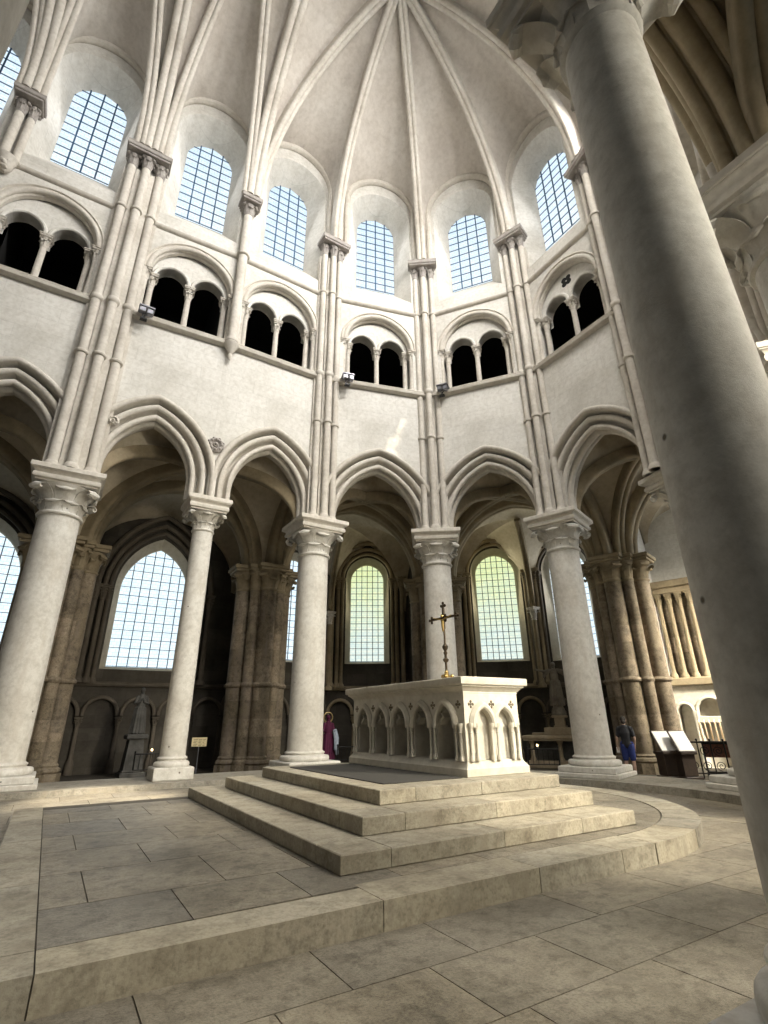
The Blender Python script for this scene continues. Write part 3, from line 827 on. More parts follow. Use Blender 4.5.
# ------------------------------------------------------------------ ambulatory vaults
AG = 'ambulatory vault ribs'
avault = MB()
def arc3(p0, p1, apex, n=14):
    p0, p1, apex = Vector(p0), Vector(p1), Vector(apex)
    return rib_curve(p0, apex, n) + rib_curve(p1, apex, n)[::-1][1:]
def amb_bay(cols, P, Q, name, boss_z=8.75, vis=True, outer=True):
    """cols: inner columns from P's side to Q's side"""
    A, B = cols[0], cols[-1]
    def ip(k, tow):
        v = Vector((*COLS[k], 0)); d = (Vector((*tow, 0)) - v); d.normalize(); q = v + d * .35; q.z = 6.8; return q
    def op(k, tow):
        v = Vector((*PIERS[k], 0)); d = (Vector((*tow, 0)) - v); d.normalize(); q = v + d * .45; q.z = 6.2; return q
    c = (Vector((*COLS[A], 0)) + Vector((*COLS[B], 0)) + Vector((*PIERS[P], 0)) + Vector((*PIERS[Q], 0))) / 4
    boss = Vector((c.x, c.y, boss_z)); tow = (c.x, c.y)
    cur = {}
    for tag_, st in (('A', ip(A, tow)), ('B', ip(B, tow)), ('P', op(P, tow)), ('Q', op(Q, tow))):
        cur[tag_] = rib_curve(st, boss, 16)
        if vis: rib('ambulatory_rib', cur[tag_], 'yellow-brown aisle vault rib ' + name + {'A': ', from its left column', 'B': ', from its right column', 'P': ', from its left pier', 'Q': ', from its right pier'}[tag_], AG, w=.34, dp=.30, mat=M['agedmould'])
    mids = [k for k in cols[1:-1]]
    inner_pts = []
    ks = list(cols)
    chain = [cur['A']]
    for k in mids:
        r_ = rib_curve(ip(k, tow), boss, 16); chain.append(r_)
        if vis: rib('ambulatory_rib', r_, 'yellow-brown aisle vault rib ' + name + ', from the slender column', AG, w=.3, dp=.28, mat=M['agedmould'])
    chain.append(cur['B'])
    for (k0, k1), ra, rb in zip(zip(ks[:-1], ks[1:]), chain[:-1], chain[1:]):
        F = BAYF[k0]; hs = F.L / 2 - .05
        wl = [F.W(u, -.5, z) for u, z in arch(F.L / 2, hs, hs * 1.5, 7.0)]
        cell(avault, ra, rb, wl, boss, .04, 18, 5)
    def side(i, o, ra, rb, rev=False):
        a = Vector((*COLS[i], 6.8)); b = Vector((*PIERS[o], 6.2)); d = (b - a); d.z = 0; d.normalize()
        a2 = a + d * .4; b2 = b - d * .55; m_ = (a2 + b2) / 2; m_.z = 8.55
        return arc3(a2, b2, m_)
    sA = side(A, P, None, None); sB = side(B, Q, None, None)
    cell(avault, cur['A'], cur['P'], sA, boss, .04, 18, 5); cell(avault, cur['B'], cur['Q'], sB, boss, .04, 18, 5)
    p = Vector((*PIERS[P], 6.2)); q = Vector((*PIERS[Q], 6.2)); d = (q - p); d.z = 0; Ld = d.length; d.normalize()
    p2 = p + d * .5; q2 = q - d * .5; m_ = (p2 + q2) / 2; m_.z = 8.9 if Ld < 6.2 else 9.1
    oc = arc3(p2, q2, m_)
    cell(avault, cur['P'], cur['Q'], oc, boss, .04, 18, 5)
    return sA, sB, oc, boss
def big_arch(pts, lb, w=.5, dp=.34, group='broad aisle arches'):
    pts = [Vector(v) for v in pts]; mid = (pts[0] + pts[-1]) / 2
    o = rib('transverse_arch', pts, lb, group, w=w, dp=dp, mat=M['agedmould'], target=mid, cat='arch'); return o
NB = {'w': 'left of the pitted column', 1: 'behind the pitted and slender columns', 3: 'left of the crucifix column', 4: 'right of the crucifix column', 5: 'beside the big near column', 6: 'behind the big near column', 8: 'overhead at the upper right'}
PIERS['A0'] = PIERS['W']
av = {}
av['w'] = amb_bay((-1, 0, 1), 'W', 1, NB['w'])
av[1] = amb_bay((1, 2, 3), 1, 3, NB[1], 8.9)
av[3] = amb_bay((3, 4), 3, 4, NB[3]); av[4] = amb_bay((4, 5), 4, 5, NB[4]); av[5] = amb_bay((5, 6), 5, 6, NB[5])
av[6] = amb_bay((6, 7), 6, 7, NB[6], vis=False); av[7] = amb_bay((7, 8), 7, 8, NB[6], vis=False); av[8] = amb_bay((8, 9, 10), 8, 10, NB[8], 8.9)
big_arch(av[1][0], 'broad dark arch spanning the aisle behind the pitted column'); big_arch(av[1][1], 'broad arch spanning the aisle from the column behind the steps to the brown pier')
big_arch(av[4][0], 'broad arch spanning the aisle behind the crucifix column'); big_arch(av[5][0], 'broad arch spanning the aisle from the plinth column to the three-shaft pier')
big_arch(av[5][1], 'broad aisle arch behind the big near column'); big_arch(av[8][0], 'broad aisle arch from the leafy capital at the upper right')
big_arch(av[1][2], 'wide pointed arch framing the big aisle window'); big_arch(av[3][2], 'chapel entrance arch left of the crucifix column'); big_arch(av[4][2], 'chapel entrance arch above the statue with outstretched arms'); big_arch(av[5][2], 'pale chapel entrance arch at the right beside the big near column')
big_arch(av['w'][2], 'chapel entrance arch at the left edge beyond the pitted column')

# chapels --------------------------------------------------------------------------------------
def chapel(P, Q, facets, oc, name, bz=8.9, fz=6.0):
    """facets: polyline of plan points from P side to Q side"""
    pts = [Vector((*p, 0)) for p in facets]
    c = sum(pts, Vector()) / len(pts); pm = (Vector((*PIERS[P], 0)) + Vector((*PIERS[Q], 0))) / 2
    b = pm.lerp(c, .55); b.z = bz
    foot = []
    for v in [Vector((*PIERS[P], 0))] + pts + [Vector((*PIERS[Q], 0))]:
        q = v.lerp(Vector((b.x, b.y, 0)), .06); q.z = fz; foot.append(rib_curve(q, b, 14))
    ring = [Vector((*PIERS[P], 0))] + pts + [Vector((*PIERS[Q], 0))]
    for i in range(len(ring) - 1):
        a, d = ring[i], ring[i + 1]; L = (d - a).length
        m_ = (a + d) / 2; m_.z = 8.6 if L > 2.2 else 7.6
        a2 = a.copy(); a2.z = fz; d2 = d.copy(); d2.z = fz
        cell(avault, foot[i], foot[i + 1], arc3(a2, d2, m_), b, .05, 16, 5)
    cell(avault, foot[-1], foot[0], [v for v in oc[::-1]], b, .04, 16, 5)
    return foot
LOWL = []
def facet_wall(p, q, side, name, win=None, dado=True, gm=None, wkey=None, mat=None, ztop=9.3, oneside=False):
    """win: (u centre, half width, sill, spring, r factor)"""
    F = Frame(p, q); L = F.L; mb = MB(); am_ = M['agedmould'] if (gm or mat) else M['shadearc']; mat = mat or M['aged']  # dim bays take the shade-darkened moulding copy
    if win:
        u, hw, zb, zs, rf, nv, nh = win
        fr = opening(u, hw + .22, (hw + .22) * rf, zb - .12, zs, 0, 12); bk = opening(u, hw, hw * rf, zb, zs - .02, 0, 12)
        wall_band(mb, -.15, L + .15, ZF_AMB, ztop, [fr], 0, -.02, back=False)
        rv = MB(); rv.grid([[(a - u, .42, z - zb) for a, z in fr], [(a - u, .88, z - zb) for a, z in bk]])
        rv.v = [(x, y - .84, z) for x, y, z in rv.v]
        rv.add([(fr[0][0] - u, -.42, fr[0][1] - zb), (fr[-1][0] - u, -.42, fr[0][1] - zb), (bk[-1][0] - u, .04, bk[0][1] - zb), (bk[0][0] - u, .04, bk[0][1] - zb)], [(0, 1, 2, 3)])
        w2 = MB(); wall_band(w2, -.3, L + .3, ZF_AMB, ztop, [bk], -.45, -.7); mb.add(w2.v, w2.f)
    else:
        wall_band(mb, -.15, L + .15, ZF_AMB, ztop, [], 0, -.4)
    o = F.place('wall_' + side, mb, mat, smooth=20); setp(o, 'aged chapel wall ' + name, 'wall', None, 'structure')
    if win:
        wid = len([o_ for o_ in bpy.data.objects if o_.name.startswith('window_')]) + 1
        W = F.empty('window_%d' % wid, wkey, 'window', u, -.42, zb, 'tall aisle and chapel windows', 'structure')
        link('reveal', rv.mesh('reveal', M['avault']), W)  # paler plaster stands in for window light on the splay
        pane_and_bars(W, hw + .01, hw * rf, zs - .02 - zb, nv, nh, gm or M['glass_lo'], .011, .014)
        LOWL.append((F, u, (zb + zs) / 2 + .4, hw * 1.7, zs - zb + .6, 150, (.92, .97, 1.0) if gm is None else (1.0, .95, .70)))
        # roll mouldings round the light, resting on colonnettes
        ft = F.empty('window_surround', 'roll-moulded surround with small shafts and capitals round the ' + name.replace('holding the ', ''), 'window surround', u, 0, zb, 'window surrounds in the aisle')
        def LC(m): m.v = [(x - u, y, z - zb) for x, y, z in m.v]; return m
        ar = MB()
        for a, rr, d in ((.36, .075, .06), (.54, .09, .12), (.78, .10, .2)):
            if u - hw - a < -.1 and a > .6: continue
            c = arch(u, hw + a, (hw + a) * rf, zs, 0, 12)
            ar.sweep([(x, -d, z) for x, z in c], (0, 1, 0), [(rr * math.cos(2 * PI * j / 8), rr * math.sin(2 * PI * j / 8)) for j in range(8)], inward=(u, -d, zs - 1))
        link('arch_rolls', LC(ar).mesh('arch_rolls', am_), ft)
        for sg in (-1, 1):
            for a, rr, d in ((.36, .07, .06), (.54, .08, .12), (.78, .09, .2)):
                if u - hw - a < -.1 and a > .6: continue
                x = u + sg * (hw + a); s = MB()
                s.lathe([(rr * 1.8, 2.5), (rr * 1.8, 2.6), (rr * 1.3, 2.66), (rr, 2.72), (rr, zs - .5)], (x, -d, 0), 12)
                sh = link('colonnette', LC(s).mesh('colonnette', am_), ft)
                cp = MB(); sub_cap(cp, x, d, zs - .52, rr, .4); link('capital', LC(cp).mesh('capital', am_), sh)
    st = MB(); pr = [(0, -.06), (.09, -.04), (.13, .02), (.1, .08), (0, .12)]
    st.grid([[(-.05, -a, 2.45 + b) for a, b in pr], [(L + .05, -a, 2.45 + b) for a, b in pr]])
    o = F.place('trim_%d' % (wn[0] + 1), st, am_, recenter=True); wn[0] += 1
    setp(o, 'ledge above the low blind arches ' + name, 'string course', None, 'structure')
    if dado:
        n = max(2, round(L / 1.25)); w = L / n
        t = F.empty('blind_arcade', 'low blind arches under the ledge ' + name, 'blind arcade', L / 2, 0, ZF_AMB, 'low blind arcades')
        def LD(m): m.v = [(x - L / 2, y, z - ZF_AMB) for x, y, z in m.v]; return m
        for i in range(n):
            a = MB(); hs = w / 2 - .13
            arch_sweep(a, w * (i + .5), hs, hs * 1.02, 1.55, 1.5, [(0, 0), (0, .1)] + roll((.06, .1), .06, 180, 20, 4) + [(.13, .06), (.13, 0)], 8)
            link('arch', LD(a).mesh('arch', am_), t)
        for i in range(n + 1):
            s = MB(); s.lathe([(.12, ZF_AMB), (.12, .1), (.09, .2), (.065, .25), (.06, 1.2)], (w * i, -.09, 0), 10)
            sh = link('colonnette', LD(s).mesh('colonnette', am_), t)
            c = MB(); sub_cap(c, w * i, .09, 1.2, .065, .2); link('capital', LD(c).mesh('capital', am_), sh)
    return F
F_l = facet_wall((-7.2, 20.0), (-.75, 20.0), 'aisle_west', 'at the left edge behind the pitted column', (4.3, 1.12, 3.05, 5.75, 1.6, 7, 14), True, None, 'pointed aisle window cut by the left edge behind the pitted column')
F_n = facet_wall((-.35, 20.0), (5.35, 20.0), 'aisle_north', 'under the big pointed window', (2.80, 1.14, 3.08, 5.75, 1.6, 7, 14), True, None, 'biggest pointed aisle window of pale blue glass, behind the slender column')
facet_wall((-.45, 17.4), (-.35, 20.0), 'chapel_side_one', 'behind the dark pier right of the pitted column', None, True)
facet_wall((5.35, 20.0), (5.45, 17.4), 'chapel_side_two', 'behind the brown clustered pier', None, True)
chapel(1, 3, [(-.35, 20.0), (5.35, 20.0)], av[1][2], 'n', 9.2); chapel('W', 1, [(-7.2, 20.0), (-.75, 20.0)], av['w'][2], 'w', 9.2)
facet_wall((-.75, 20.0), (-.65, 17.4), 'chapel_side_three', 'left of the dark pier', None, False)
c34 = [polar(88.5, 12.3), polar(74.5, 12.75), polar(59.6, 12.4)]
c45 = [polar(50.2, 12.4), polar(35.2, 12.75), polar(21, 12.4)]
c56 = [polar(14.5, 12.6), polar(0, 13.2), polar(-14.5, 12.6)]
facet_wall(polar(89.6, RO + .4), c34[0], 'chapel_side_four', 'on the hidden side of the brown clustered pier', None, False)
facet_wall(c34[0], c34[1], 'apse_chapel_one', 'behind the column behind the steps', (1.5, .68, 3.55, 7.0, 1.05, 6, 16), True, None, 'round-headed chapel window partly hidden by the column behind the steps')
facet_wall(c34[1], c34[2], 'apse_chapel_two', 'left of the crucifix column', (1.62, .70, 3.55, 7.0, 1.05, 6, 16), True, M['glass_y'], 'round-headed chapel window with yellow-green top, left of the crucifix')
facet_wall(c34[2], polar(54.6, RO + .4), 'chapel_side_five', 'behind the crucifix column', None, False)
facet_wall(polar(53.4, RO + .4), c45[0], 'chapel_side_six', 'right behind the crucifix column', None, False)
facet_wall(c45[0], c45[1], 'apse_chapel_three', 'behind the statue with outstretched arms', (1.86, .82, 3.55, 7.15, 1.05, 7, 16), True, M['glass_y'], 'round-headed chapel window with green-yellow glass, right of the crucifix')
facet_wall(c45[1], c45[2], 'apse_chapel_four', 'behind the plinth column', (1.45, .72, 3.5, 7.0, 1.05, 6, 16), True, None, 'chapel window seen as a narrow strip right of the plinth column')
facet_wall(c45[2], (15.8, 10.35), 'chapel_side_seven', 'behind the three-shaft pier', None, False)
facet_wall((15.9, 9.9), c56[0], 'chapel_side_eight', 'right of the three-shaft pier', None, False, mat=M['wall'])
facet_wall(c56[0], c56[1], 'apse_chapel_five', 'in the sunlit chapel behind the candles', None, False, mat=M['wall'])
facet_wall(c56[1], c56[2], 'apse_chapel_six', 'in the sunlit chapel hidden by the near column', (1.6, .75, 3.5, 7.0, 1.05, 6, 16), False, None, 'chapel window hidden behind the big near column', mat=M['wall'])
facet_wall(c56[2], polar(-17.4, RO + .4), 'chapel_side_nine', 'behind the big near column', (1.15, .62, 3.2, 6.6, 1.05, 5, 14), False, None, 'unseen chapel side window added to light the low arcade', mat=M['wall'])  # window added out of view so its lamp lights the low arcade
for P_, Q_, cc, kk, lb in ((3, 4, c34, 3, 'between the two windows left of the crucifix'), (4, 5, c45, 4, 'beside the statue with outstretched arms')):
    ft_ = chapel(P_, Q_, cc, av[kk][2], '', fz=5.6)
    v = Vector((*cc[1], 0)).lerp(Vector((XC, YC, 0)), .022)
    rib('chapel_rib', [v + Vector((0, 0, 5.45))] + ft_[2], 'thin chapel vault rib ' + lb, 'chapel vault ribs', w=.24, dp=.22, mat=M['agedmould'])
    t = thing('chapel_shaft', 'slim wall shaft with a leafy capital ' + lb, 'wall shaft', (v.x, v.y, 2.4), 0, 'chapel wall shafts')
    m = MB(); m.lathe([(.17, 0), (.17, .1), (.12, .18), (.10, .22), (.095, 2.6)], n=14); link('shaft', m.mesh('shaft', M['agedmould']), t)
    m = capital_mb(.095, .4, .19, False, 14); ab_ = abacus_mb(.2, .4, .5); m.add(ab_.v, ab_.f); link('capital', m.mesh('capital', M['mould']), t, (0, 0, 2.6))
chapel(5, 6, c56, av[5][2], '', fz=7.4)
facet_wall(polar(-19, RO), polar(-54, RO), 'aisle_southeast', 'at the southeast out of view', (2.5, .8, 3.5, 7.0, 1.05, 6, 16), False, None, 'aisle window behind the big near column')
facet_wall(polar(-54, RO), (5.9, -2.9), 'aisle_south_bend', 'at the south out of view', (3., .8, 3.5, 7.0, 1.05, 6, 16), False, None, 'aisle window south of the apse')
facet_wall((5.9, -2.9), (-.7, -2.9), 'aisle_south', 'behind the camera', (1.35, 1.1, 3.0, 6.0, 1.05, 7, 14), False, None, 'aisle window behind the camera')
facet_wall((-.7, -2.9), (-7.2, -2.9), 'aisle_southwest', 'behind the camera to the west', (3.3, 1.1, 3.0, 6.0, 1.05, 7, 14), False, None, 'aisle window behind the camera to the west')
o = obj('ceiling_ambulatory', avault, M['avault'], smooth=50, merge=True)
setp(o, 'yellowed plaster vault cells over the aisle and chapels', 'vault', None, 'structure')
sm = o.modifiers.new('thickness', 'SOLIDIFY'); sm.thickness = .05; sm.offset = 0
# aisle roof shell so that no sky shows above the low vaults
ro = MB(); ring_in = []; ring_out = []
seq = [(-9, 13.9), (5.8, 13.9)] + [polar(a, 6.7) for a in range(80, -81, -10)] + [(5.8, .4), (-9, .4)]
seo = [(-9, 21), (5.8, 21)] + [polar(a, 13.9) for a in range(80, -81, -10)] + [(5.8, -3.8), (-9, -3.8)]
ro.grid([[(x, y, 9.9) for x, y in seq], [(x, y, 9.75) for x, y in seo]])
o = obj('roof_aisle', ro, M['dark'], smooth=0); setp(o, 'dark roof over the aisle vaults', 'roof', None, 'structure')

# west end: unseen wall added to block stray aisle light, nave arch open
wm = MB(); wm.box(-9.4, -9.0, 13.3, 21, -.3, 25); wm.box(-9.4, -9.0, -3.8, 1.2, -.3, 25); wm.box(-9.4, -9.0, 1.2, 13.3, 9, 25)
o = obj('wall_west', wm, M['wall'], recenter=True, smooth=0); setp(o, 'unseen wall added at the west end to keep light out of the aisles', 'wall', None, 'structure')

# ------------------------------------------------------------------ floors
random.seed(11)
def clip_poly(poly, outline):
    """Sutherland-Hodgman: clip polygon by convex CCW outline"""
    out = poly
    for i in range(len(outline)):
        a = outline[i]; b = outline[(i + 1) % len(outline)]
        inp = out; out = []
        if not inp: return []
        def side(p): return (b[0] - a[0]) * (p[1] - a[1]) - (b[1] - a[1]) * (p[0] - a[0])
        for j in range(len(inp)):
            p = inp[j]; q = inp[(j + 1) % len(inp)]; sp, sq_ = side(p), side(q)
            if sp >= 0: out.append(p)
            if sp * sq_ < 0:
                t = sp / (sp - sq_); out.append((p[0] + t * (q[0] - p[0]), p[1] + t * (q[1] - p[1])))
    return out
def shrink_rect(x0, x1, y0, y1, g=.004): return [(x0 + g, y0 + g), (x1 - g, y0 + g), (x1 - g, y1 - g), (x0 + g, y1 - g)]
fl = MB()
rows = [3.47, 2.90, 2.30, 1.74, 1.15, .6, .0, -.6, -1.2, -1.8, -2.4, -3.0]
y = 3.47; up = []
while y < 13: up.append(y); y += .68
ys = sorted(set(rows + up))
known = {2.90: [.62, 1.58, 2.41, 3.53, 4.6, 5.7], 2.30: [-.1, 1.16, 2.05, 2.87, 3.89, 4.9, 6.0], 1.74: [.3, 1.2, 2.2, 3.16, 4.2, 5.2]}
def inside(x, y):
    if x < XC: return y < 12.9
    return math.hypot(x - XC, y - YC) < 5.9 or (y < .9)
for y0, y1 in zip(ys[:-1], ys[1:]):
    kx = known.get(round(y0, 2)); xs = []
    if kx: xs = [kx[0] - 1.0 * i for i in range(12, 0, -1)] + kx + [kx[-1] + 1.0 * i for i in range(1, 10)]
    else:
        x = -9 + random.random()
        while x < 14: xs.append(x); x += random.uniform(.85, 1.25)
    for x0, x1 in zip(xs[:-1], xs[1:]):
        if x1 < -9 or x0 > 13: continue
        if not inside((x0 + x1) / 2, (y0 + y1) / 2): continue
        g = .004; p = shrink_rect(x0, x1, y0, y1, g); tone = random.random()
        vs = [(a, b, gz(a, b)) for a, b in p]; vs2 = [(a, b, gz(a, b) - .05) for a, b in p]
        fl.add(vs + vs2, [(0, 1, 2, 3)] + [(i, (i + 1) % 4, 4 + (i + 1) % 4, 4 + i) for i in range(4)], tone)
o = obj('floor', fl, M['slab'], recenter=False, smooth=0); setp(o, 'worn stone slab floor around the altar platform', 'floor', None, 'structure')
bs = MB(); gx = [-9 + .5 * i for i in range(45)]; gy = [-3.2 + .5 * i for i in range(35)]
bs.grid([[(x, y, gz(x, y) - .012) for y in gy] for x in gx if x < 12.4])
o = obj('floor_joints', bs, M['mortar'], recenter=False); setp(o, 'dark joints between the floor slabs', 'floor', None, 'structure')
# ambulatory floor
def ringpoly(off): # offset outwards from the choir column line
    return [(-10, 13.45 + off), (XC, 13.45 + off)] + [polar(a, RAD + off) for a in range(85, -86, -5)] + [(XC, 1.01 - off), (-10, 1.01 - off)]
am = MB()
r0 = ringpoly(.5); r1 = ringpoly(8.5)
am.grid([[(x, y, ZF_AMB) for x, y in r0], [(x, y, ZF_AMB) for x, y in r1]])
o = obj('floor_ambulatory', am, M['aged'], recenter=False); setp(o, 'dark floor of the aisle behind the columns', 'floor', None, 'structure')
# stylobate strip under the columns
def strip(name, kk, lb):
    m = MB(); a = ringpoly(-.95); b = ringpoly(.85); n = len(a)
    def zt(p): 
        t = min(1, max(0, (p[0] - 6.5) / 4)); return .1 - .15 * t
    rows = []
    for d, zf in (((-.95), lambda p: -.3), (-.95, zt), (.85, zt), (.85, lambda p: -.3)):
        poly = ringpoly(d); rows.append([(p[0], p[1], zf(p)) for p in poly])
    n2 = len(rows[0]) // 2 + 8
    m.grid([r[:n2] for r in rows], cu=False)
    return setp(obj(name, m, M['step'], recenter=True), lb, 'kerb')
strip('column_kerb', 0, 'low pale stone kerb on which the north and apse columns stand')
m = MB(); m.box(-9, 6.4, .35, 1.75, -.1, .0, .01)
m.box(1.2, 6.4, .42, 1.72, 0, .012, .004)
setp(obj('near_kerb', m, M['step']), 'stone kerb under the big near column', 'kerb')
# ------------------------------------------------------------------ altar platform
PX0, PY0, PR, PCX, PCY = -.17, 3.45, 3.1, 5.1, 6.55
def plat_outline(off):
    r = PR - off; n = 30
    return [(PX0 + off, PY0 + off)] + [(PCX + r * math.cos(R(a)), PCY + r * math.sin(R(a))) for a in [-90 + 180 * i / n for i in range(n + 1)]] + [(PX0 + off, PCY + PR - off)]
pf = MB(); ZP = .17
pf.poly_prism(plat_outline(.012), 0.0, ZP - .012, .0)
t_plat = thing('altar_platform', 'broad low stone platform with a rounded end under the altar steps', 'platform', (PCX - 2, PCY, 0))
def loc(o_, e): 
    o_.parent = e; o_.location = Vector(o_.location) - e.location; return o_
loc(obj('joint_bed', pf, M['mortar'], recenter=False, smooth=0), t_plat)
kb = MB(); g = .004
# straight kerb stones along the south edge, with a vertical face
def kerb_stone(poly_, z1, tone):
    kb.poly_prism(poly_, .0, z1, tone)
for x0, x1 in zip([-.17, .17, 2.1, 3.55, 4.6, 5.1], [.17, 2.1, 3.55, 4.6, 5.1]):
    kerb_stone(shrink_rect(x0, x1, PY0, PY0 + .33 if x0 < 2 else PY0 + .42, g), ZP, random.random())
angs = [-90, -72, -60, -47, -33, -15, 5, 30, 60, 90]
for a0, a1 in zip(angs[:-1], angs[1:]):
    n = 6; aa = [R(a0 + .15 + (a1 - a0 - .3) * i / n) for i in range(n + 1)]
    po = [(PCX + PR * math.cos(a), PCY + PR * math.sin(a)) for a in aa] + [(PCX + (PR - .40) * math.cos(a), PCY + (PR - .40) * math.sin(a)) for a in aa[::-1]]
    kerb_stone(po, ZP, random.random())
for y0, y1 in zip([PY0 + .33, 5.2, 7.0, 8.4], [5.2, 7.0, 8.4, 9.6]): kerb_stone(shrink_rect(PX0, .17, y0, y1, g), ZP, random.random())
loc(obj('kerb_stones', kb, M['step'], recenter=False, smooth=20), t_plat)
sl = MB(); r = PR - .405
inner = [(.17, PY0 + .335), (2.1, PY0 + .335), (2.101, PY0 + .425), (PCX, PY0 + .425)]
out2 = [(.17, PY0 + .335)] + [(PCX + (r - .015) * math.cos(R(a)), PCY + (r - .015) * math.sin(R(a))) for a in range(-90, 91, 5)] + [(.17, PCY + r)]
ry = [3.78, 4.5, 5.4, 6.27, 7.08, 7.95, 8.8, 9.5]
for i, (y0, y1) in enumerate(zip(ry[:-1], ry[1:])):
    xs = [.17, .97, 1.75, 2.52, 3.4, 4.3, 5.2, 6.1, 7.0, 8.0] if i % 2 == 0 else [.17, .45, 1.36, 2.05, 2.9, 3.8, 4.7, 5.6, 6.5, 7.4, 8.3]
    for x0, x1 in zip(xs[:-1], xs[1:]):
        p = clip_poly(shrink_rect(x0, x1, y0, y1, g), out2)
        if len(p) > 2:
            if x0 >= 2.0: p = [(a, max(b, 3.878)) for a, b in p]
            sl.poly_prism(p, ZP - .03, ZP - .001, random.random())
loc(obj('paving_slabs', sl, M['slab'], recenter=False, smooth=0), t_plat)
# ------------------------------------------------------------------ three steps
STEPS = [(2.108, 4.10, 9.42, 5.78, .17, .308), (2.576, 4.596, 9.05, 5.74, .308, .457), (3.056, 5.09, 8.72, 5.76, .457, .595)]
slab = ['lowest', 'middle', 'topmost']
JX = [[2.57, 3.81, 4.9], [3.04, 4.19], [3.51, 4.44]]
for i, (x0, y0, y1, x1, z0, z1) in enumerate(STEPS):
    m = MB(); ft = .45
    m.box(x0 + .012, x1 - .012, y0 + .012, y1 - .012, z0, z1 - .01, 0, .0)
    xs = [x0] + JX[i] + [x1]
    for a, b in zip(xs[:-1], xs[1:]): m.box(a + .003, b - .003, y0, y0 + ft, z0, z1, .008, random.uniform(.5, 1))
    yy = y0 + ft
    k = 0
    while yy < y1 - .01:
        e = min(y1, yy + (1.9, 1.6, 1.75)[i])
        m.box(x0, x0 + ft, yy + .003, e - .003, z0, z1, .008, random.uniform(.4, .9)); yy = e  # west blocks toned a little darker than the front ones
    for a in (0, 1, 2, 3):
        ya = y0 + ft + (y1 - y0 - ft) * a / 4; yb = y0 + ft + (y1 - y0 - ft) * (a + 1) / 4
        m.box(x1 - ft, x1, ya + .003, yb - .003, z0, z1, .008, random.uniform(.5, 1))
        m.box(x0 + ft + .003, x1 - ft - .003, ya + .003, yb - .003, z1 - .03, z1 - .002, .004, random.uniform(.4, .9))
    setp(obj('altar_step', m, M['step'], smooth=20), 'pale stone altar step with darker west side, %s of the three' % slab[i], 'step', 'steps up to the altar')
m = MB(); m.box(3.35, 4.5, 5.5, 8.3, .596, .606, .003)
setp(obj('carpet', m, M['carpet']), 'flat dark grey mat on the top step in front of the altar', 'mat')
# ------------------------------------------------------------------ altar
AX0, AX1, AY0, AY1, AZ = 4.56, 5.64, 5.47, 8.62, .595
acx, acy = (AX0 + AX1) / 2, (AY0 + AY1) / 2
alt = thing('altar', 'carved pale stone altar table with blind arches on the stepped platform', 'altar', (acx, acy, AZ))
hx, hy = (AX1 - AX0) / 2, (AY1 - AY0) / 2
def part(name, mb, mat=None, parent=None): return link(name, mb.mesh(name, mat or M['altar']), parent or alt)
p = MB(); p.box(-hx, hx, -hy, hy, 0, .10, .01); part('plinth', p)
BX, BY = hx - .055, hy - .055
b = MB()
pr = [(0.0, .10), (-.03, .14), (-.05, .18)]
b.grid([[(s_[0] * (hx - .01 + a), s_[1] * (hy - .01 + a), z) for s_ in ((-1, -1), (1, -1), (1, 1), (-1, 1))] for a, z in pr], cv=True)
# body with blind arches cut into all four faces
def face_panel(mb, F, L, n, deep, hs, zs, rf, zb=.18, zt=1.0, margin=0.0):
    w = (L - 2 * margin) / n; ops = []
    for i in range(n): ops.append(opening(margin + w * (i + .5), hs, hs * rf, zb + .0001, zs, 0, 8))
    t = MB(); e_ = .012; wall_band(t, e_, L - e_, zb, zt, ops, 0, -deep, back=False)
    t.add([(e_, deep, zb), (L - e_, deep, zb), (L - e_, deep, zt), (e_, deep, zt)], [(0, 1, 2, 3)])
    mb.add([tuple(F.W(x, -y, z)) for x, y, z in t.v], t.f)
    return [margin + w * (i + .5) for i in range(n)], w
Fw = Frame((-BX, -BY), (-BX, BY)); Fw.n = Vector((-1, 0, 0))
Fs = Frame((BX, -BY), (-BX, -BY)); Fs = Frame((-BX, -BY), (BX, -BY)); Fs.n = Vector((0, -1, 0))
Fe = Frame((BX, -BY), (BX, BY)); Fe.n = Vector((1, 0, 0)); Fn = Frame((-BX, BY), (BX, BY)); Fn.n = Vector((0, 1, 0))
res = {}
for nm, F, L, n, deep, hs, mg in (('w', Fw, 2 * BY, 5, .27, .19, .12), ('e', Fe, 2 * BY, 5, .1, .19, .12), ('s', Fs, 2 * BX, 2, .07, .155, .12), ('n', Fn, 2 * BX, 2, .07, .155, .12)):
    res[nm] = (F, face_panel(b, F, L, n, deep, hs, .60, 1.5, margin=mg), L, hs)
b.box(-BX + .02, BX - .02, -BY + .02, BY - .02, .94, 1.0)
for sx in (-1, 1):
    for sy in (-1, 1): b.box(min(sx * (BX - .0005), sx * (BX - .05)), max(sx * (BX - .0005), sx * (BX - .05)), min(sy * (BY - .0005), sy * (BY - .05)), max(sy * (BY - .0005), sy * (BY - .05)), .1, 1.0)
part('body', b)
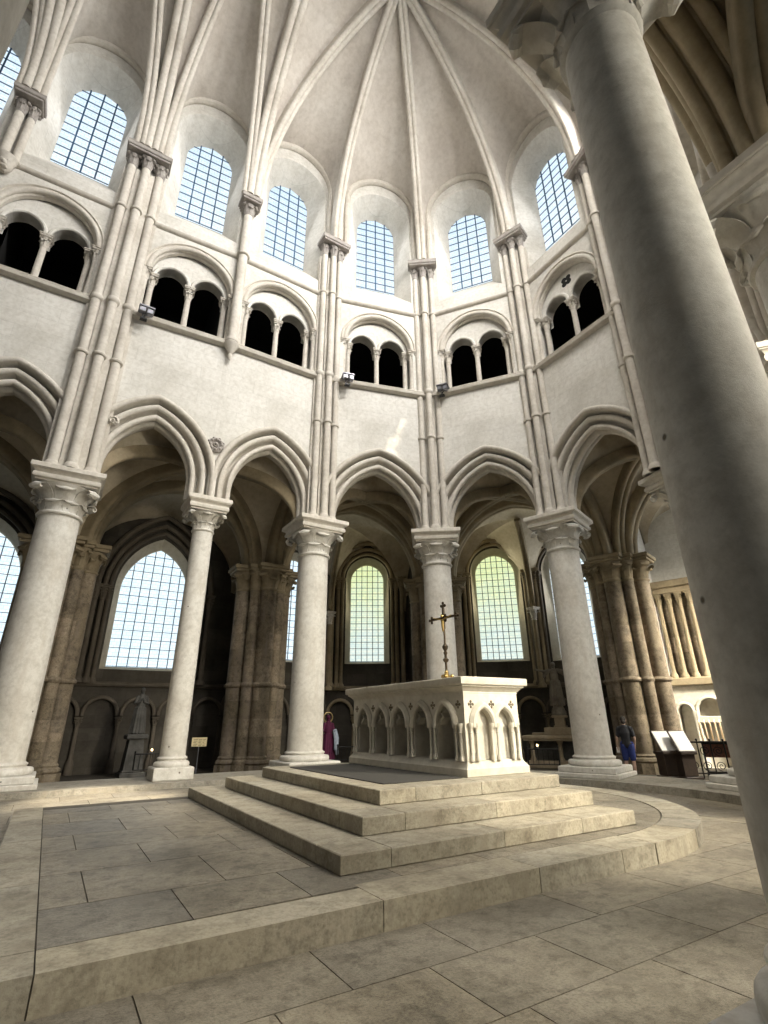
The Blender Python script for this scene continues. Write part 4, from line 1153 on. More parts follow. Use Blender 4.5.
for nm in ('w', 's', 'e', 'n'):
    F, (cs, w), L, hs = res[nm]
    # arch mouldings and colonnettes
    am_ = MB()
    for c in cs:
        t = MB()
        arch_sweep(t, c, hs, hs * 1.5, .60, .57, [(0, -.02), (-.02, .01)] + roll((.025, .02), .04, 200, 20, 4) + [(.08, .015), (.08, -.01)], 8)
        if nm in ('w', 'e'):   # trefoil cusps
            for sg in (-1, 1):
                t.sweep([(c + sg * (hs - .01), .09, .62), (c + sg * (hs - .06), .09, .68), (c + sg * (hs - .10), .09, .70), (c + sg * (hs - .06), .09, .76), (c + sg * (hs - .10), .09, .83)], (0, 1, 0), [(-.06, -.02), (.06, -.02), (.06, .02), (-.06, .02)])
        am_.add([tuple(F.W(x, -y, z)) for x, y, z in t.v], t.f)
    part('blind_arches', am_)
    xs = sorted(set([round(c - w / 2, 4) for c in cs] + [round(c + w / 2, 4) for c in cs]))
    for j, x in enumerate(xs):
        for sg in (-1, 1):
            if nm in ('w', 'e') or True:
                o_ = .045 if nm in ('w', 'e') else .05
                xx = x + sg * o_
                cm = MB(); q = F.W(xx, .02, 0)
                cm.lathe([(.034, .18), (.034, .21), (.028, .23), (.019, .25), (.017, .50)], (q.x, q.y, 0), 10)
                cm.lathe([(.019, .50), (.025, .51), (.02, .525), (.026, .56), (.037, .59), (.041, .60), (.041, .625)], (q.x, q.y, 0), 10)
                part('colonnette', cm)
    # small crosses / quatrefoils in the spandrels, hollow shade put into darker stone
    for x in (xs if nm in ('w', 'e') else xs):
        if nm == 's' or nm == 'n': zc = .86
        else: zc = .86
        xx = min(max(x, .09), L - .09)
        cm = MB(); t = MB()
        for a in range(4):
            A = PI / 4 * 0 + a * PI / 2; t.ball((xx + .034 * math.cos(A), 0, zc + .034 * math.sin(A)), .02, 8, 6, (1, .5, 1))
        t.ball((xx, 0, zc), .016, 8, 6, (1, .5, 1))
        cm.add([tuple(F.W(a_, -b_, z_)) for a_, b_, z_ in t.v], t.f)
        part('quatrefoil', cm, M['altarshade'] if 'altarshade' in M else M['pier'])
s = MB()
pr = [(-.02, .985), (-.0, 1.0), (-.0, 1.02), (.015, 1.03), (.03, 1.05), (.06, 1.075), (.075, 1.08), (.075, 1.10), (.105, 1.105), (.112, 1.115), (.112, 1.192), (.105, 1.2)]
rw = [[(s_[0] * (hx - .05 + a), s_[1] * (hy - .05 + a), z) for s_ in ((-1, -1), (1, -1), (1, 1), (-1, 1))] for a, z in pr]
s.grid(rw, cv=True); e = len(s.v); s.f.append((e - 4, e - 3, e - 2, e - 1)); s.c.append(None); s.f.append((3, 2, 1, 0)); s.c.append(None)
part('table_slab', s)
# ------------------------------------------------------------------ crucifix
cx, cy, cz = 5.15, 6.53, AZ + 1.2
cr = thing('altar_crucifix', 'tall dark bronze crucifix with a gilt foot standing on the altar', 'crucifix', (cx, cy, cz), R(8))
f = MB(); f.lathe([(.13, 0), (.13, .015), (.10, .03), (.07, .07), (.05, .11), (.03, .14), (.035, .16), (.02, .18)], n=16)
for a in range(3):
    A = R(90 + 120 * a); f.ball((.12 * math.cos(A), .12 * math.sin(A), .03), .04, 8, 6); f.ball((.085 * math.cos(A), .085 * math.sin(A), .1), .03, 8, 6)
link('foot', f.mesh('foot', M['brass']), cr)
st = MB(); st.lathe([(.018, .16), (.02, .3), (.045, .33), (.05, .35), (.02, .38), (.022, .42), (.035, .45), (.02, .48), (.045, .52), (.05, .55), (.02, .59), (.017, .62), (.016, .84)], n=12)
link('stem', st.mesh('stem', M['darkbrass']), cr)
k = MB()
k.box(-.018, .018, -.014, .014, .82, 1.20, .004); k.box(-.018 - 0, .018, -.27, .27, .985, 1.02, .004)
def trefoil(c, ax):
    for d in ((0, 0, 0),) : pass
for (yy, zz, dy, dz) in ((-.27, 1.0, -1, 0), (.27, 1.0, 1, 0), (0, 1.2, 0, 1)):
    for (a, b_) in ((0, 0), (dy * .045, dz * .045), (dz * .04, dy * .04), (-dz * .04, -dy * .04)):
        k.ball((0, yy + a, zz + b_), .026, 8, 6, (.7, 1, 1))
for a in range(4):
    A = R(45 + 90 * a); k.ball((0, .055 * math.cos(A), 1.0 + .055 * math.sin(A)), .028, 8, 6, (.6, 1, 1))
link('cross', k.mesh('cross', M['darkbrass']), cr)
c = MB()   # small corpus facing west
c.tube([(-.03, 0, .78), (-.032, 0, .88), (-.032, 0, .97)], [.012, .022, .026], 8); c.ball((-.04, 0, 1.03), .024, 8, 6)
c.tube([(-.03, -.2, 1.02), (-.032, -.1, .995), (-.032, 0, .965), (-.032, .1, .995), (-.03, .2, 1.02)], [.007, .01, .016, .01, .007], 8)
link('figure', c.mesh('figure', M['brass']), cr)
# ------------------------------------------------------------------ figures and furnishings
M['skin'] = plain('skin', (.50, .33, .25), .6, noise=.1)
M['shirt'] = plain('black_cotton', (.018, .018, .022), .9)
M['shorts'] = plain('blue_cotton', (.02, .035, .16), .9)
M['hair'] = plain('dark_hair', (.022, .016, .012), .7)
M['shoe'] = plain('dark_shoe', (.03, .028, .027), .7)
M['white'] = plain('white_card', (.75, .74, .70), .7, noise=.06)
M['statue'] = stone('statue_stone', (.20, .175, .14), (.12, .10, .08), (.28, .25, .2), scale=3, bump=.2)
M['statuedark'] = stone('grey_statue_stone', (.095, .092, .085), (.055, .052, .048), (.145, .14, .127), scale=3, bump=.2)
M['sidealtar'] = stone('side_altar_stone', (.36, .29, .20), (.25, .2, .14), (.44, .37, .27), scale=2, bump=.2)
M['magenta'] = plain('magenta_robe', (.11, .012, .05), .8)
M['cloth'] = plain('pale_blue_cloth', (.42, .48, .56), .8)
M['gold'] = plain('gilt', (.55, .40, .18), .4, .6)
M['wood'] = plain('dark_wood', (.045, .028, .018), .6)
M['redwood'] = plain('red_brown_panel', (.16, .055, .03), .6, noise=.6, scale=26)
M['wax'] = plain('candle_wax', (.70, .56, .38), .5, emit=((1.0, .62, .30), .25), noise=.1)
M['flame'] = plain('flame', (1, .7, .3), .5, emit=((1.0, .72, .35), 6.0))
M['sign'] = plain('yellowed_sign', (.62, .52, .30), .7, noise=.12)
M['ink'] = plain('sign_ink', (.10, .08, .05), .8)
M['metalgrey'] = plain('grey_lamp_metal', (.22, .22, .24), .4, .7)

def body(mb, voxel, mat, name, parent=None, smooth_it=6, **kw):
    o = obj(name, mb, mat, parent, smooth=80, **kw)
    r = o.modifiers.new('one_surface', 'REMESH'); r.mode = 'VOXEL'; r.voxel_size = voxel; r.use_smooth_shade = True
    s = o.modifiers.new('soften', 'SMOOTH'); s.factor = .5; s.iterations = smooth_it
    return o
def limb(mb, pts, rad, n=10):
    mb.tube(pts, rad, n)
    for p, r in zip(pts, rad): mb.ball(p, r * .99, n, 6)
def hand(mb, wrist, dirv, side, k=1.0, curl=.3):
    """palm, four fingers and a thumb; dirv points from wrist to fingertips, side to the thumb"""
    w = Vector(wrist); d = Vector(dirv).normalized(); s = Vector(side); s = (s - d * s.dot(d)).normalized(); nrm = d.cross(s)
    for j in range(4):
        b = w + d * .02 * k + s * (.025 - .017 * j) * k; t = w + d * .085 * k + s * (.030 - .020 * j) * k
        mb.tube([b, t], [.014 * k, .0125 * k], 8)
        L = (.070, .078, .072, .055)[j] * k
        p1 = t + d * L * .5; p2 = t + d * L * (.5 + .5 * math.cos(curl)) + nrm * L * .5 * math.sin(curl)
        mb.tube([t, p1, p2], [.0115 * k, .010 * k, .0085 * k], 8); mb.ball(p2, .0085 * k, 8, 5)
    b = w + d * .025 * k + s * .022 * k
    mb.tube([b, b + (d * .6 + s) .normalized() * .04 * k, b + (d * 1.2 + s * .8).normalized() * .075 * k], [.015 * k, .012 * k, .009 * k], 8)

# visitor standing by the three-shaft pier, seen from behind ---------------------------------
PK = 1.5 / 1.72
ps = thing('person', 'person in black shirt and blue shorts standing by the three-shaft pier', 'person', (13.55, 9.47, ZF_AMB), R(-62))
def pk(*p): return tuple(q * PK for q in p)
b = MB()
# local: x = right, y = forward (away from the camera)
limb(b, [pk(0, 0, .92), pk(0, .0, 1.08), pk(0, .0, 1.25), pk(0, 0, 1.38)], [.135 * PK, .125 * PK, .15 * PK, .12 * PK], 14)
for sg in (-1, 1):
    b.tube([pk(0, 0, 1.40), pk(sg * .17, 0, 1.39)], [.07 * PK, .06 * PK], 10)
    limb(b, [pk(sg * .09, 0, .90), pk(sg * .10, .01, .70), pk(sg * .105, .02, .49), pk(sg * .11, -.02, .30), pk(sg * .11, -.03, .09)], [.10 * PK, .085 * PK, .058 * PK, .055 * PK, .036 * PK])
    b.tube([pk(sg * .11, -.05, .05), pk(sg * .12, .06, .04), pk(sg * .125, .15, .03)], [.04 * PK, .04 * PK, .028 * PK], 10)
limb(b, [pk(0, 0, 1.42), pk(0, .01, 1.53)], [.055 * PK, .05 * PK])
b.ball(pk(0, .02, 1.615), .085 * PK, 14, 10, (.9, 1.05, 1.25)); b.ball(pk(0, .105, 1.59), .018 * PK, 8, 6)
b.ball(pk(0, .05, 1.54), .05 * PK, 10, 6)
for sg in (-1, 1): b.ball(pk(sg * .083, .01, 1.61), .022 * PK, 8, 6, (.5, 1, 1.4))
limb(b, [pk(.19, 0, 1.37), pk(.245, -.03, 1.10), pk(.21, .05, .87)], [.052 * PK, .042 * PK, .028 * PK])
hand(b, pk(.21, .05, .87), (-.1, .25, -1), (-.4, 1, 0), PK * 1.05, .5)
limb(b, [pk(-.19, 0, 1.37), pk(-.26, -.02, 1.10), pk(-.29, .08, .90)], [.052 * PK, .042 * PK, .028 * PK])
hand(b, pk(-.29, .08, .90), (0, .25, -1), (.3, 1, 0), PK * 1.05, .6)
body(b, .009, M['skin'], 'body', ps, 4, recenter=False)
sh = MB()
limb(sh, [pk(0, 0, .93), pk(0, 0, 1.08), pk(0, 0, 1.25), pk(0, 0, 1.38)], [.15 * PK, .142 * PK, .165 * PK, .13 * PK], 14)
for sg in (-1, 1):
    sh.tube([pk(0, 0, 1.40), pk(sg * .18, 0, 1.38)], [.085 * PK, .075 * PK], 12); limb(sh, [pk(sg * .18, 0, 1.37), pk(sg * .225, -.015, 1.17)], [.075 * PK, .062 * PK])
sh.box(-.15 * PK, .15 * PK, -.11 * PK, .11 * PK, .86 * PK, 1.0 * PK, .03)
body(sh, .014, M['shirt'], 'shirt', ps, 4, recenter=False)
so_ = MB()
for sg in (-1, 1): limb(so_, [pk(sg * .085, 0, .92), pk(sg * .098, .0, .72), pk(sg * .105, .015, .53)], [.125 * PK, .108 * PK, .092 * PK])
so_.box(-.15 * PK, .15 * PK, -.115 * PK, .115 * PK, .82 * PK, .95 * PK, .03)
body(so_, .014, M['shorts'], 'shorts', ps, 3, recenter=False)
hr = MB(); hr.ball(pk(0, .005, 1.645), .092 * PK, 14, 10, (.95, 1.02, 1.1)); hr.ball(pk(0, -.03, 1.58), .075 * PK, 12, 8)
body(hr, .012, M['hair'], 'hair', ps, 3, recenter=False)
for sg in (-1, 1):
    f = MB(); f.tube([pk(sg * .11, -.06, .045), pk(sg * .12, .06, .04), pk(sg * .125, .16, .03)], [.05 * PK, .052 * PK, .036 * PK], 10); f.box((sg * .117 - .048) * PK, (sg * .117 + .048) * PK, -.09 * PK, .17 * PK, 0, .02 * PK, .004)
    body(f, .012, M['shoe'], 'shoe', ps, 2, recenter=False)
pp = MB(); pp.box(-.345 * PK, -.255 * PK, .115 * PK, .127 * PK, .68 * PK, .84 * PK, .003)
setp(obj('leaflet', pp, M['white'], smooth=0), 'small white leaflet held by the visitor in black', 'leaflet')
lf = bpy.data.objects['leaflet']; mw = Matrix.Translation(ps.location) @ Matrix.Rotation(R(-62), 4, 'Z'); lf.location = mw @ Vector(lf.location); lf.rotation_euler = (0, 0, R(-62))

def robed(mb, h, arms=None, lean=0.0):
    """robed standing figure of height h, facing -y"""
    k = h / 1.75
    def q(x, y, z): return (x * k, y * k, z * k)
    for i in range(14):     # pleated robe
        a = 2 * PI * i / 14; r = .25 + .03 * (i % 2)
        mb.tube([q(r * math.cos(a), r * .8 * math.sin(a), .02), q(r * .82 * math.cos(a), r * .68 * math.sin(a), .5), q(r * .62 * math.cos(a), r * .5 * math.sin(a), 1.0)], [.05 * k, .05 * k, .05 * k], 8)
    limb(mb, [q(0, 0, .03), q(0, 0, .5), q(0, 0, 1.0), q(0, .0, 1.2), q(0, .0, 1.42)], [.22 * k, .19 * k, .155 * k, .17 * k, .12 * k], 14)
    limb(mb, [q(0, 0, 1.45), q(0, -.01, 1.55)], [.06 * k, .055 * k])
    mb.ball(q(0, -.02, 1.64), .09 * k, 14, 10, (.88, 1.02, 1.25)); mb.ball(q(0, -.11, 1.63), .017 * k, 8, 6); mb.ball(q(0, -.06, 1.56), .05 * k, 8, 6)
    mb.ball(q(0, .03, 1.66), .10 * k, 12, 8, (1, .95, 1.1)); mb.ball(q(0, .05, 1.54), .08 * k, 10, 6)
    return q, k
# statue with outstretched arms on the side altar --------------------------------------------
sa_ang = math.atan2(YC - 12.6, XC - 14.45) + PI / 2     # local -y towards the choir
SAP = (14.62, 12.62)
sa = thing('side_altar', 'brown stone side altar with stepped back and block, right of the main altar', 'altar', (*SAP, ZF_AMB), sa_ang)
m = MB(); m.box(-1.25, 1.25, -.55, .45, 0, .12, .02); m.box(-1.1, 1.1, -.42, .4, .12, .2, .01); link('footing', m.mesh('footing', M['sidealtar']), sa)
m = MB(); m.box(-1.0, 1.0, .1, .4, .2, .8, .02); link('back_panel', m.mesh('back_panel', M['statuedark']), sa)
for x in (-.92, -.02, .92):
    m = MB(); m.lathe([(.10, .2), (.10, .26), (.075, .3), (.065, .34), (.062, .68), (.08, .72), (.10, .77), (.10, .8)], (x, -.28, 0), 14); link('support', m.mesh('support', M['sidealtar']), sa)
m = MB(); m.box(-1.15, 1.15, -.5, .45, .8, .86, .015); m.box(-1.2, 1.2, -.54, .45, .86, .96, .02); link('table_slab', m.mesh('table_slab', M['sidealtar']), sa)
m = MB(); m.box(-.95, .95, .05, .42, .96, 1.04, .01); m.box(-.52, .52, .0, .42, .96, 1.2, .015); link('retable_step', m.mesh('retable_step', M['sidealtar']), sa)
m = MB(); m.box(-.20, .20, .05, .4, 1.2, 1.26, .01); m.box(-.16, .16, .08, .37, 1.26, 1.5, .01); m.box(-.24, .24, .03, .42, 1.5, 1.58, .015); m.box(-.08, .08, .075, .085, 1.3, 1.44); link('pedestal_block', m.mesh('pedestal_block', M['sidealtar']), sa)
cs_loc = Vector((SAP[0], SAP[1], 0)) + Matrix.Rotation(sa_ang, 3, 'Z') @ Vector((0, .22, 0))
ct = thing('statue', 'dark robed statue with arms stretched out sideways above the side altar', 'statue', (cs_loc.x, cs_loc.y, ZF_AMB + 1.58), sa_ang)
m = MB(); m.lathe([(.24, 0), (.25, .06), (.2, .12), (.21, .2), (.17, .27), (.12, .31)], n=14); 
for i in range(7): m.ball((.19 * math.cos(i * .9), .19 * math.sin(i * .9), .1 + .02 * (i % 3)), .06, 8, 5)
body(m, .02, M['statue'], 'cloud_base', ct, 3, recenter=False)
m = MB(); q, k = robed(m, 1.45)
for sg in (-1, 1):
    limb(m, [q(sg * .15, 0, 1.42), q(sg * .40, -.04, 1.38), q(sg * .62, -.1, 1.44)], [.075 * k, .06 * k, .032 * k])
    m.tube([q(sg * .2, 0, 1.38), q(sg * .36, .0, 1.28), q(sg * .44, 0, 1.15)], [.07 * k, .07 * k, .04 * k], 8)
    m.tube([q(sg * .38, -.03, 1.36), q(sg * .42, -.02, 1.22), q(sg * .44, 0, 1.12)], [.06 * k, .05 * k, .03 * k], 8)
    hand(m, q(sg * .62, -.1, 1.44), (sg * 1, -.25, .15), (0, -.2, 1), k, .2)
m.v = [(x, y, z + .29) for x, y, z in m.v]
body(m, .011, M['statue'], 'figure', ct, 3, recenter=False)
# statue on a tall pedestal in the dark aisle ---------------------------------------------------
sp = thing('statue', 'grey statue in long robe on a tall pedestal under the big aisle window', 'statue', (2.33, 18.1, ZF_AMB), R(4))
m = MB(); m.box(-.34, .34, -.34, .34, 0, .14, .02); m.box(-.29, .29, -.29, .29, .14, .2, .02); m.grid([[(-.26, -.26, .2), (.26, -.26, .2), (.26, .26, .2), (-.26, .26, .2)], [(-.2, -.2, 1.02), (.2, -.2, 1.02), (.2, .2, 1.02), (-.2, .2, 1.02)]], cv=True); m.box(-.29, .29, -.29, .29, 1.02, 1.16, .03)
link('pedestal', m.mesh('pedestal', M['statuedark']), sp)
m = MB(); q, k = robed(m, 1.32)
for sg in (-1, 1):
    limb(m, [q(sg * .17, 0, 1.38), q(sg * .24, -.02, 1.14), q(sg * .06, -.2, 1.2)], [.075 * k, .06 * k, .035 * k]); hand(m, q(sg * .06, -.2, 1.2), (-sg * .3, -.3, 1), (0, .5, .3), k, .2)
m.v = [(x, y, z + 1.16) for x, y, z in m.v]
body(m, .012, M['statuedark'], 'figure', sp, 3, recenter=False)
# painted figure with halo ----------------------------------------------------------------------
hp = thing('statue', 'painted figure in magenta robe with a ring halo, half behind the column', 'statue', (8.83, 18.35, ZF_AMB), R(-10))
m = MB(); m.box(-.25, .25, -.22, .22, 0, .18, .02); link('base', m.mesh('base', M['statuedark']), hp)
m = MB(); q, k = robed(m, 1.5)
for sg in (-1, 1):
    limb(m, [q(sg * .17, 0, 1.38), q(sg * .25, -.02, 1.12), q(sg * .2, -.22, 1.08)], [.075 * k, .06 * k, .035 * k]); hand(m, q(sg * .2, -.22, 1.08), (-sg * .2, -1, .1), (0, 0, 1), k, .3)
m.v = [(x, y, z + .18) for x, y, z in m.v]
body(m, .013, M['magenta'], 'robed_figure', hp, 3, recenter=False)
m = MB(); m.tube([(.17 * math.cos(2 * PI * i / 20), .06, 1.60 + .17 * math.sin(2 * PI * i / 20)) for i in range(21)], .022, 8); link('halo', m.mesh('halo', M['gold']), hp)
m = MB(); m.tube([(.2, -.24, 1.2), (.26, -.22, .9), (.24, -.25, .6), (.3, -.2, .35)], [.05, .09, .08, .05], 10); m.tube([(.14, -.24, 1.18), (.2, -.26, .9), (.2, -.26, .5)], [.04, .06, .05], 8)
body(m, .015, M['cloth'], 'draped_cloth', hp, 2, recenter=False)
# sign on a thin post ---------------------------------------------------------------------------
sg_ = thing('notice_sign', 'small yellowed notice on a thin post beside the slender column', 'sign', (3.98, 17.14, ZF_AMB), R(-14))
m = MB(); m.lathe([(.14, 0), (.14, .02), (.03, .035)], n=16); m.lathe([(.014, .03), (.014, .86)], n=10); link('post', m.mesh('post', M['metalgrey']), sg_)
m = MB(); m.box(-.215, .215, -.03, -.012, .80, 1.05, .006); link('board', m.mesh('board', M['sign']), sg_)
m = MB()
for i in range(5):
    for a, w_ in ((-.17, .12), (-.02, .1), (.1, .08)): m.box(a + .01 * (i % 2), a + w_ - .02 * (i % 3), -.033, -.03, 1.0 - .042 * i - .012, 1.0 - .042 * i)
link('lettering', m.mesh('lettering', M['ink'], 0), sg_)
# two lecterns with open white books --------------------------------------------------------------
lc_rz = R(30.5 - 90)
def lectern(x, y, lb):
    t = thing('lectern', lb, 'lectern', (x, y, ZF_AMB), lc_rz + R(38), 'display lecterns by the pier')
    m = MB(); m.box(-.24, .24, -.22, .26, 0, .07, .015); m.box(-.19, .19, -.12, .20, .07, .60, .02); m.box(-.23, .23, -.18, .24, .58, .64, .01); link('stand', m.mesh('stand', M['wood']), t)
    m = MB()
    def sl(x0, x1, s0, s1, t0, t1):    # slab on the sloping desk
        c, s_ = math.cos(R(58)), math.sin(R(58))
        vs = [(xx, -.12 + u * c - n * s_, .62 + u * s_ + n * c) for n in (t0, t1) for (xx, u) in ((x0, s0), (x1, s0), (x1, s1), (x0, s1))]
        return vs, [(3, 2, 1, 0), (4, 5, 6, 7), (0, 1, 5, 4), (1, 2, 6, 5), (2, 3, 7, 6), (3, 0, 4, 7)]
    m.add(*sl(-.25, .25, 0, .60, 0, .03)); m.add(*sl(-.25, .25, -.01, .02, .03, .07)); link('desk', m.mesh('desk', M['wood'], 0), t)
    m = MB(); m.add(*sl(-.22, .22, .03, .57, .03, .045)); link('white_page', m.mesh('white_page', M['white'], 0), t)
lectern(14.1, 8.72, 'black lectern with a white page standing closest to the pier'); lectern(14.32, 8.38, 'black lectern with a white page closest to the iron railing')
# wrought iron railing and votive candle rack -----------------------------------------------------
rr = thing('iron_railing', 'black wrought iron railing with scrolls in front of the candles', 'railing', (14.85, 8.12, ZF_AMB), lc_rz)
m = MB(); m.tube([(-.45, 0, .86), (.45, 0, .86)], .022, 8); m.tube([(-.45, 0, .12), (.45, 0, .12)], .016, 8); link('rails', m.mesh('rails', M['iron']), rr)
for i in range(4):
    m = MB(); x = -.45 + .3 * i; m.tube([(x, 0, 0), (x, 0, .9)], .018, 8); m.ball((x, 0, .92), .03, 8, 6); link('post', m.mesh('post', M['iron']), rr)
for i in range(3):
    for z0 in (.3, .66):
        m = MB(); x = -.3 + .3 * i
        m.tube([(x + (.02 + .10 * t_ / 22) * math.cos(t_ * .5), 0, z0 + (.02 + .10 * t_ / 22) * math.sin(t_ * .5)) for t_ in range(23)], .011, 6); link('scroll', m.mesh('scroll', M['iron']), rr)
vr = thing('votive_rack', 'dark votive rack with patterned red-brown front holding tall candles', 'candle rack', (15.5, 7.98, ZF_AMB), lc_rz)
m = MB(); m.box(-.5, .5, -.16, .16, .8, .85, .01); m.box(-.52, .52, -.18, -.165, .84, .88, .004); m.box(-.5, .5, -.14, .14, .1, .14, .01); link('tray', m.mesh('tray', M['iron']), vr)
m = MB(); m.box(-.46, .46, -.13, .12, .48, .8, .01); link('patterned_front', m.mesh('patterned_front', M['redwood']), vr)
for x in (-.47, .47):
    for y in (-.12, .12):
        m = MB(); m.lathe([(.03, 0), (.022, .05), (.018, .8)], (x, y, 0), 8); link('leg', m.mesh('leg', M['iron']), vr)
candle_me = None
mm = MB(); mm.lathe([(.022, 0), (.022, .47), (.012, .485), (.004, .49)], n=10); cme = mm.mesh('wax_body', M['wax'])
mf = MB(); mf.lathe([(.002, .49), (.014, .515), (.011, .535), (.002, .565)], n=8); fme = mf.mesh('flame', M['flame'])
mat_r = Matrix.Rotation(lc_rz, 3, 'Z')
ord_ = ['first', 'second', 'third', 'fourth', 'fifth', 'sixth', 'seventh', 'eighth']
for i in range(8):
    p = Vector((15.5, 7.98, ZF_AMB + .85)) + mat_r @ Vector((-.42 + .12 * i, .03 * (-1) ** i, 0))
    c = thing('candle', 'tall lit votive candle, %s from the pier along the rack' % ord_[i], 'candle', p, 0, 'votive candles on the rack')
    link('wax_body', cme, c); link('flame', fme, c)
# low spiked rails ----------------------------------------------------------------------------------
def low_rail(loc, rz, L, lb, spikes=True, lamp=None):
    t = thing('iron_barrier', lb, 'barrier', loc, rz)
    m = MB(); m.tube([(-L / 2, 0, .62), (L / 2, 0, .62)], .018, 8); m.tube([(-L / 2, 0, .2), (L / 2, 0, .2)], .014, 8); link('rails', m.mesh('rails', M['iron']), t)
    for x in (-L / 2, L / 2):
        m = MB(); m.lathe([(.09, 0), (.09, .02), (.02, .03), (.018, .66)], (x, 0, 0), 10); m.ball((x, 0, .68), .028, 8, 6); link('post', m.mesh('post', M['iron']), t)
    n = int(L / .13)
    for i in range(1, n):
        m = MB(); x = -L / 2 + L * i / n; m.tube([(x, 0, .2), (x, 0, .62)], .008, 6); link('bar', m.mesh('bar', M['iron']), t)
    return t
low_rail((2.9, 17.75, ZF_AMB), R(-9), 1.1, 'low black iron barrier at the foot of the robed statue pedestal')
low_rail((12.95, 11.95, ZF_AMB), R(-47), .9, 'low black iron barrier in front of the side altar')
low_rail((9.3, 17.6, ZF_AMB), R(-20), .8, 'low black iron barrier beside the magenta painted figure')
def glow(loc, lb):
    m = MB(); m.lathe([(.03, 0), (.034, .05), (.03, .06)], n=12); t = thing('votive_light', lb, 'candle', loc); link('glass_cup', m.mesh('glass_cup', M['metalgrey']), t)
    f = MB(); f.ball((0, 0, .085), .03, 8, 6, (1, 1, 1.3)); link('flame', f.mesh('flame', M['flame']), t)
glow((2.78, 17.75, ZF_AMB + .64), 'small glowing votive light on the barrier by the robed statue'); glow((12.85, 12.05, ZF_AMB + .64), 'small glowing votive light before the side altar')
# floodlights on the ledge -----------------------------------------------------------------------
def flood(loc, rz, lb):
    t = thing('floodlight', lb, 'lamp', loc, rz, 'small floodlights on the triforium ledge')
    m = MB(); m.box(-.2, .2, -.30, .05, .0, .05, .008); m.tube([(-.12, -.1, 0), (-.05, -.15, -.28)], .016, 8); m.tube([(.12, -.1, 0), (-.03, -.15, -.26)], .014, 8); link('bracket', m.mesh('bracket', M['metalgrey']), t)
    m = MB(); m.box(-.17, -.02, -.28, -.12, -.16, -.01, .015); m.box(.03, .17, -.28, -.12, -.18, -.02, .015); link('lamp_head', m.mesh('lamp_head', M['metalgrey']), t)
    m = MB(); m.box(-.12, .06, -.24, -.12, -.40, -.33, .015); m.tube([(-.04, -.16, -.34), (-.02, -.14, -.2)], .018, 8); link('spotlight', m.mesh('spotlight', M['iron']), t)
flood((.13, 12.9, 11.95), 0, 'small metal floodlight on the ledge right of the shafts over the pitted column')
flood(BAYF[3].W(.78, .55, 11.95), BAYF[3].rz, 'small metal floodlight on the ledge left of the sun-flecked wall'); flood(BAYF[4].W(.72, .55, 11.95), BAYF[4].rz, 'small metal floodlight on the ledge right of the shafts over the crucifix column')
# carved rosette and heads ---------------------------------------------------------------------------
def rosette(F, u, z, r, lb, nm='carved_rosette'):
    m = MB(); 
    rows = [(.01, .08), (.3 * r, .09), (.35 * r, .05), (.6 * r, .11), (.9 * r, .07), (r, .0)]
    m.grid([[(a * math.cos(2 * PI * k / 24), -b_ , a * math.sin(2 * PI * k / 24)) for k in range(24)] for a, b_ in rows], cv=True)
    for k in range(8):
        A = 2 * PI * k / 8; m.ball((.65 * r * math.cos(A), -.09, .65 * r * math.sin(A)), .17 * r, 8, 6)
        m.ball((.9 * r * math.cos(A + .39), -.06, .9 * r * math.sin(A + .39)), .14 * r, 8, 6)
    m.ball((0, -.1, 0), .2 * r, 8, 6)
    o = link(nm, m.mesh(nm, M['dustshade'] if r > .2 else M['mould']), None, F.W(u, DF, z), F.rz); setp(o, lb, 'carving')
rosette(BAYF[1], BAYF[1].L - .02, 8.42, .24, 'round carved rosette on the wall above the slender column')
rosette(BAYF[1], .66, 8.45, .14, 'small carved boss beside the shafts over the pitted column', 'carved_boss')
# sunlit chapel on the right: tall shafts above, low arcade below ------------------------------------
Fc = Frame(c56[0], c56[1])
t = Fc.empty('tall_blind_arcade', 'row of tall thin shafts under a cornice on the right chapel wall', 'blind arcade', 0, 0, 2.3, None)
def LC2(m): m.v = [(x, y, z - 2.3) for x, y, z in m.v]; return m
m = MB(); m.box(.0, 3.0, -.38, .0, 5.35, 5.55, .02); m.box(.0, 3.0, -.48, .0, 5.55, 5.8, .03); link('cornice', LC2(m).mesh('cornice', M['agedmould']), t)
m = MB(); m.box(.0, 3.0, -.45, .0, 2.25, 2.5, .03); link('ledge', LC2(m).mesh('ledge', M['agedmould']), t)
m = MB(); m.box(.05, 3.0, -.06, .02, 2.5, 5.4, 0); link('back_wall', LC2(m).mesh('back_wall', M['pier']), t)
for i in range(9):
    x = .12 + .33 * i
    m = MB(); m.lathe([(.12, 2.5), (.12, 2.58), (.09, 2.64), (.068, 2.7), (.065, 5.0)], (x, -.24, 0), 12); s_ = link('shaft', LC2(m).mesh('shaft', M['agedmould']), t)
    m = MB(); sub_cap(m, x, .24, 4.98, .065, .28); link('capital', LC2(m).mesh('capital', M['agedmould']), s_)
t = Fc.empty('low_blind_arcade', 'bright white low round arches behind the votive candles', 'blind arcade', 0, 0, ZF_AMB, None)
def LC3(m): m.v = [(x, y, z - ZF_AMB) for x, y, z in m.v]; return m
ops = [opening(.22, .22, .22, ZF_AMB + .01, 1.45, 0, 8), opening(.98, .38, .38, ZF_AMB + .01, 1.45, 0, 8), opening(1.88, .38, .38, ZF_AMB + .01, 1.45, 0, 8)]
m = MB(); wall_band(m, -.1, 2.5, ZF_AMB, 2.24, ops, .30, .02, back=False); m.add([(-.1, -.03, ZF_AMB), (2.5, -.03, ZF_AMB), (2.5, -.03, 2.24), (-.1, -.03, 2.24)], [(0, 1, 2, 3)]); link('arcade_wall', LC3(m).mesh('arcade_wall', M['altar'], 20), t)
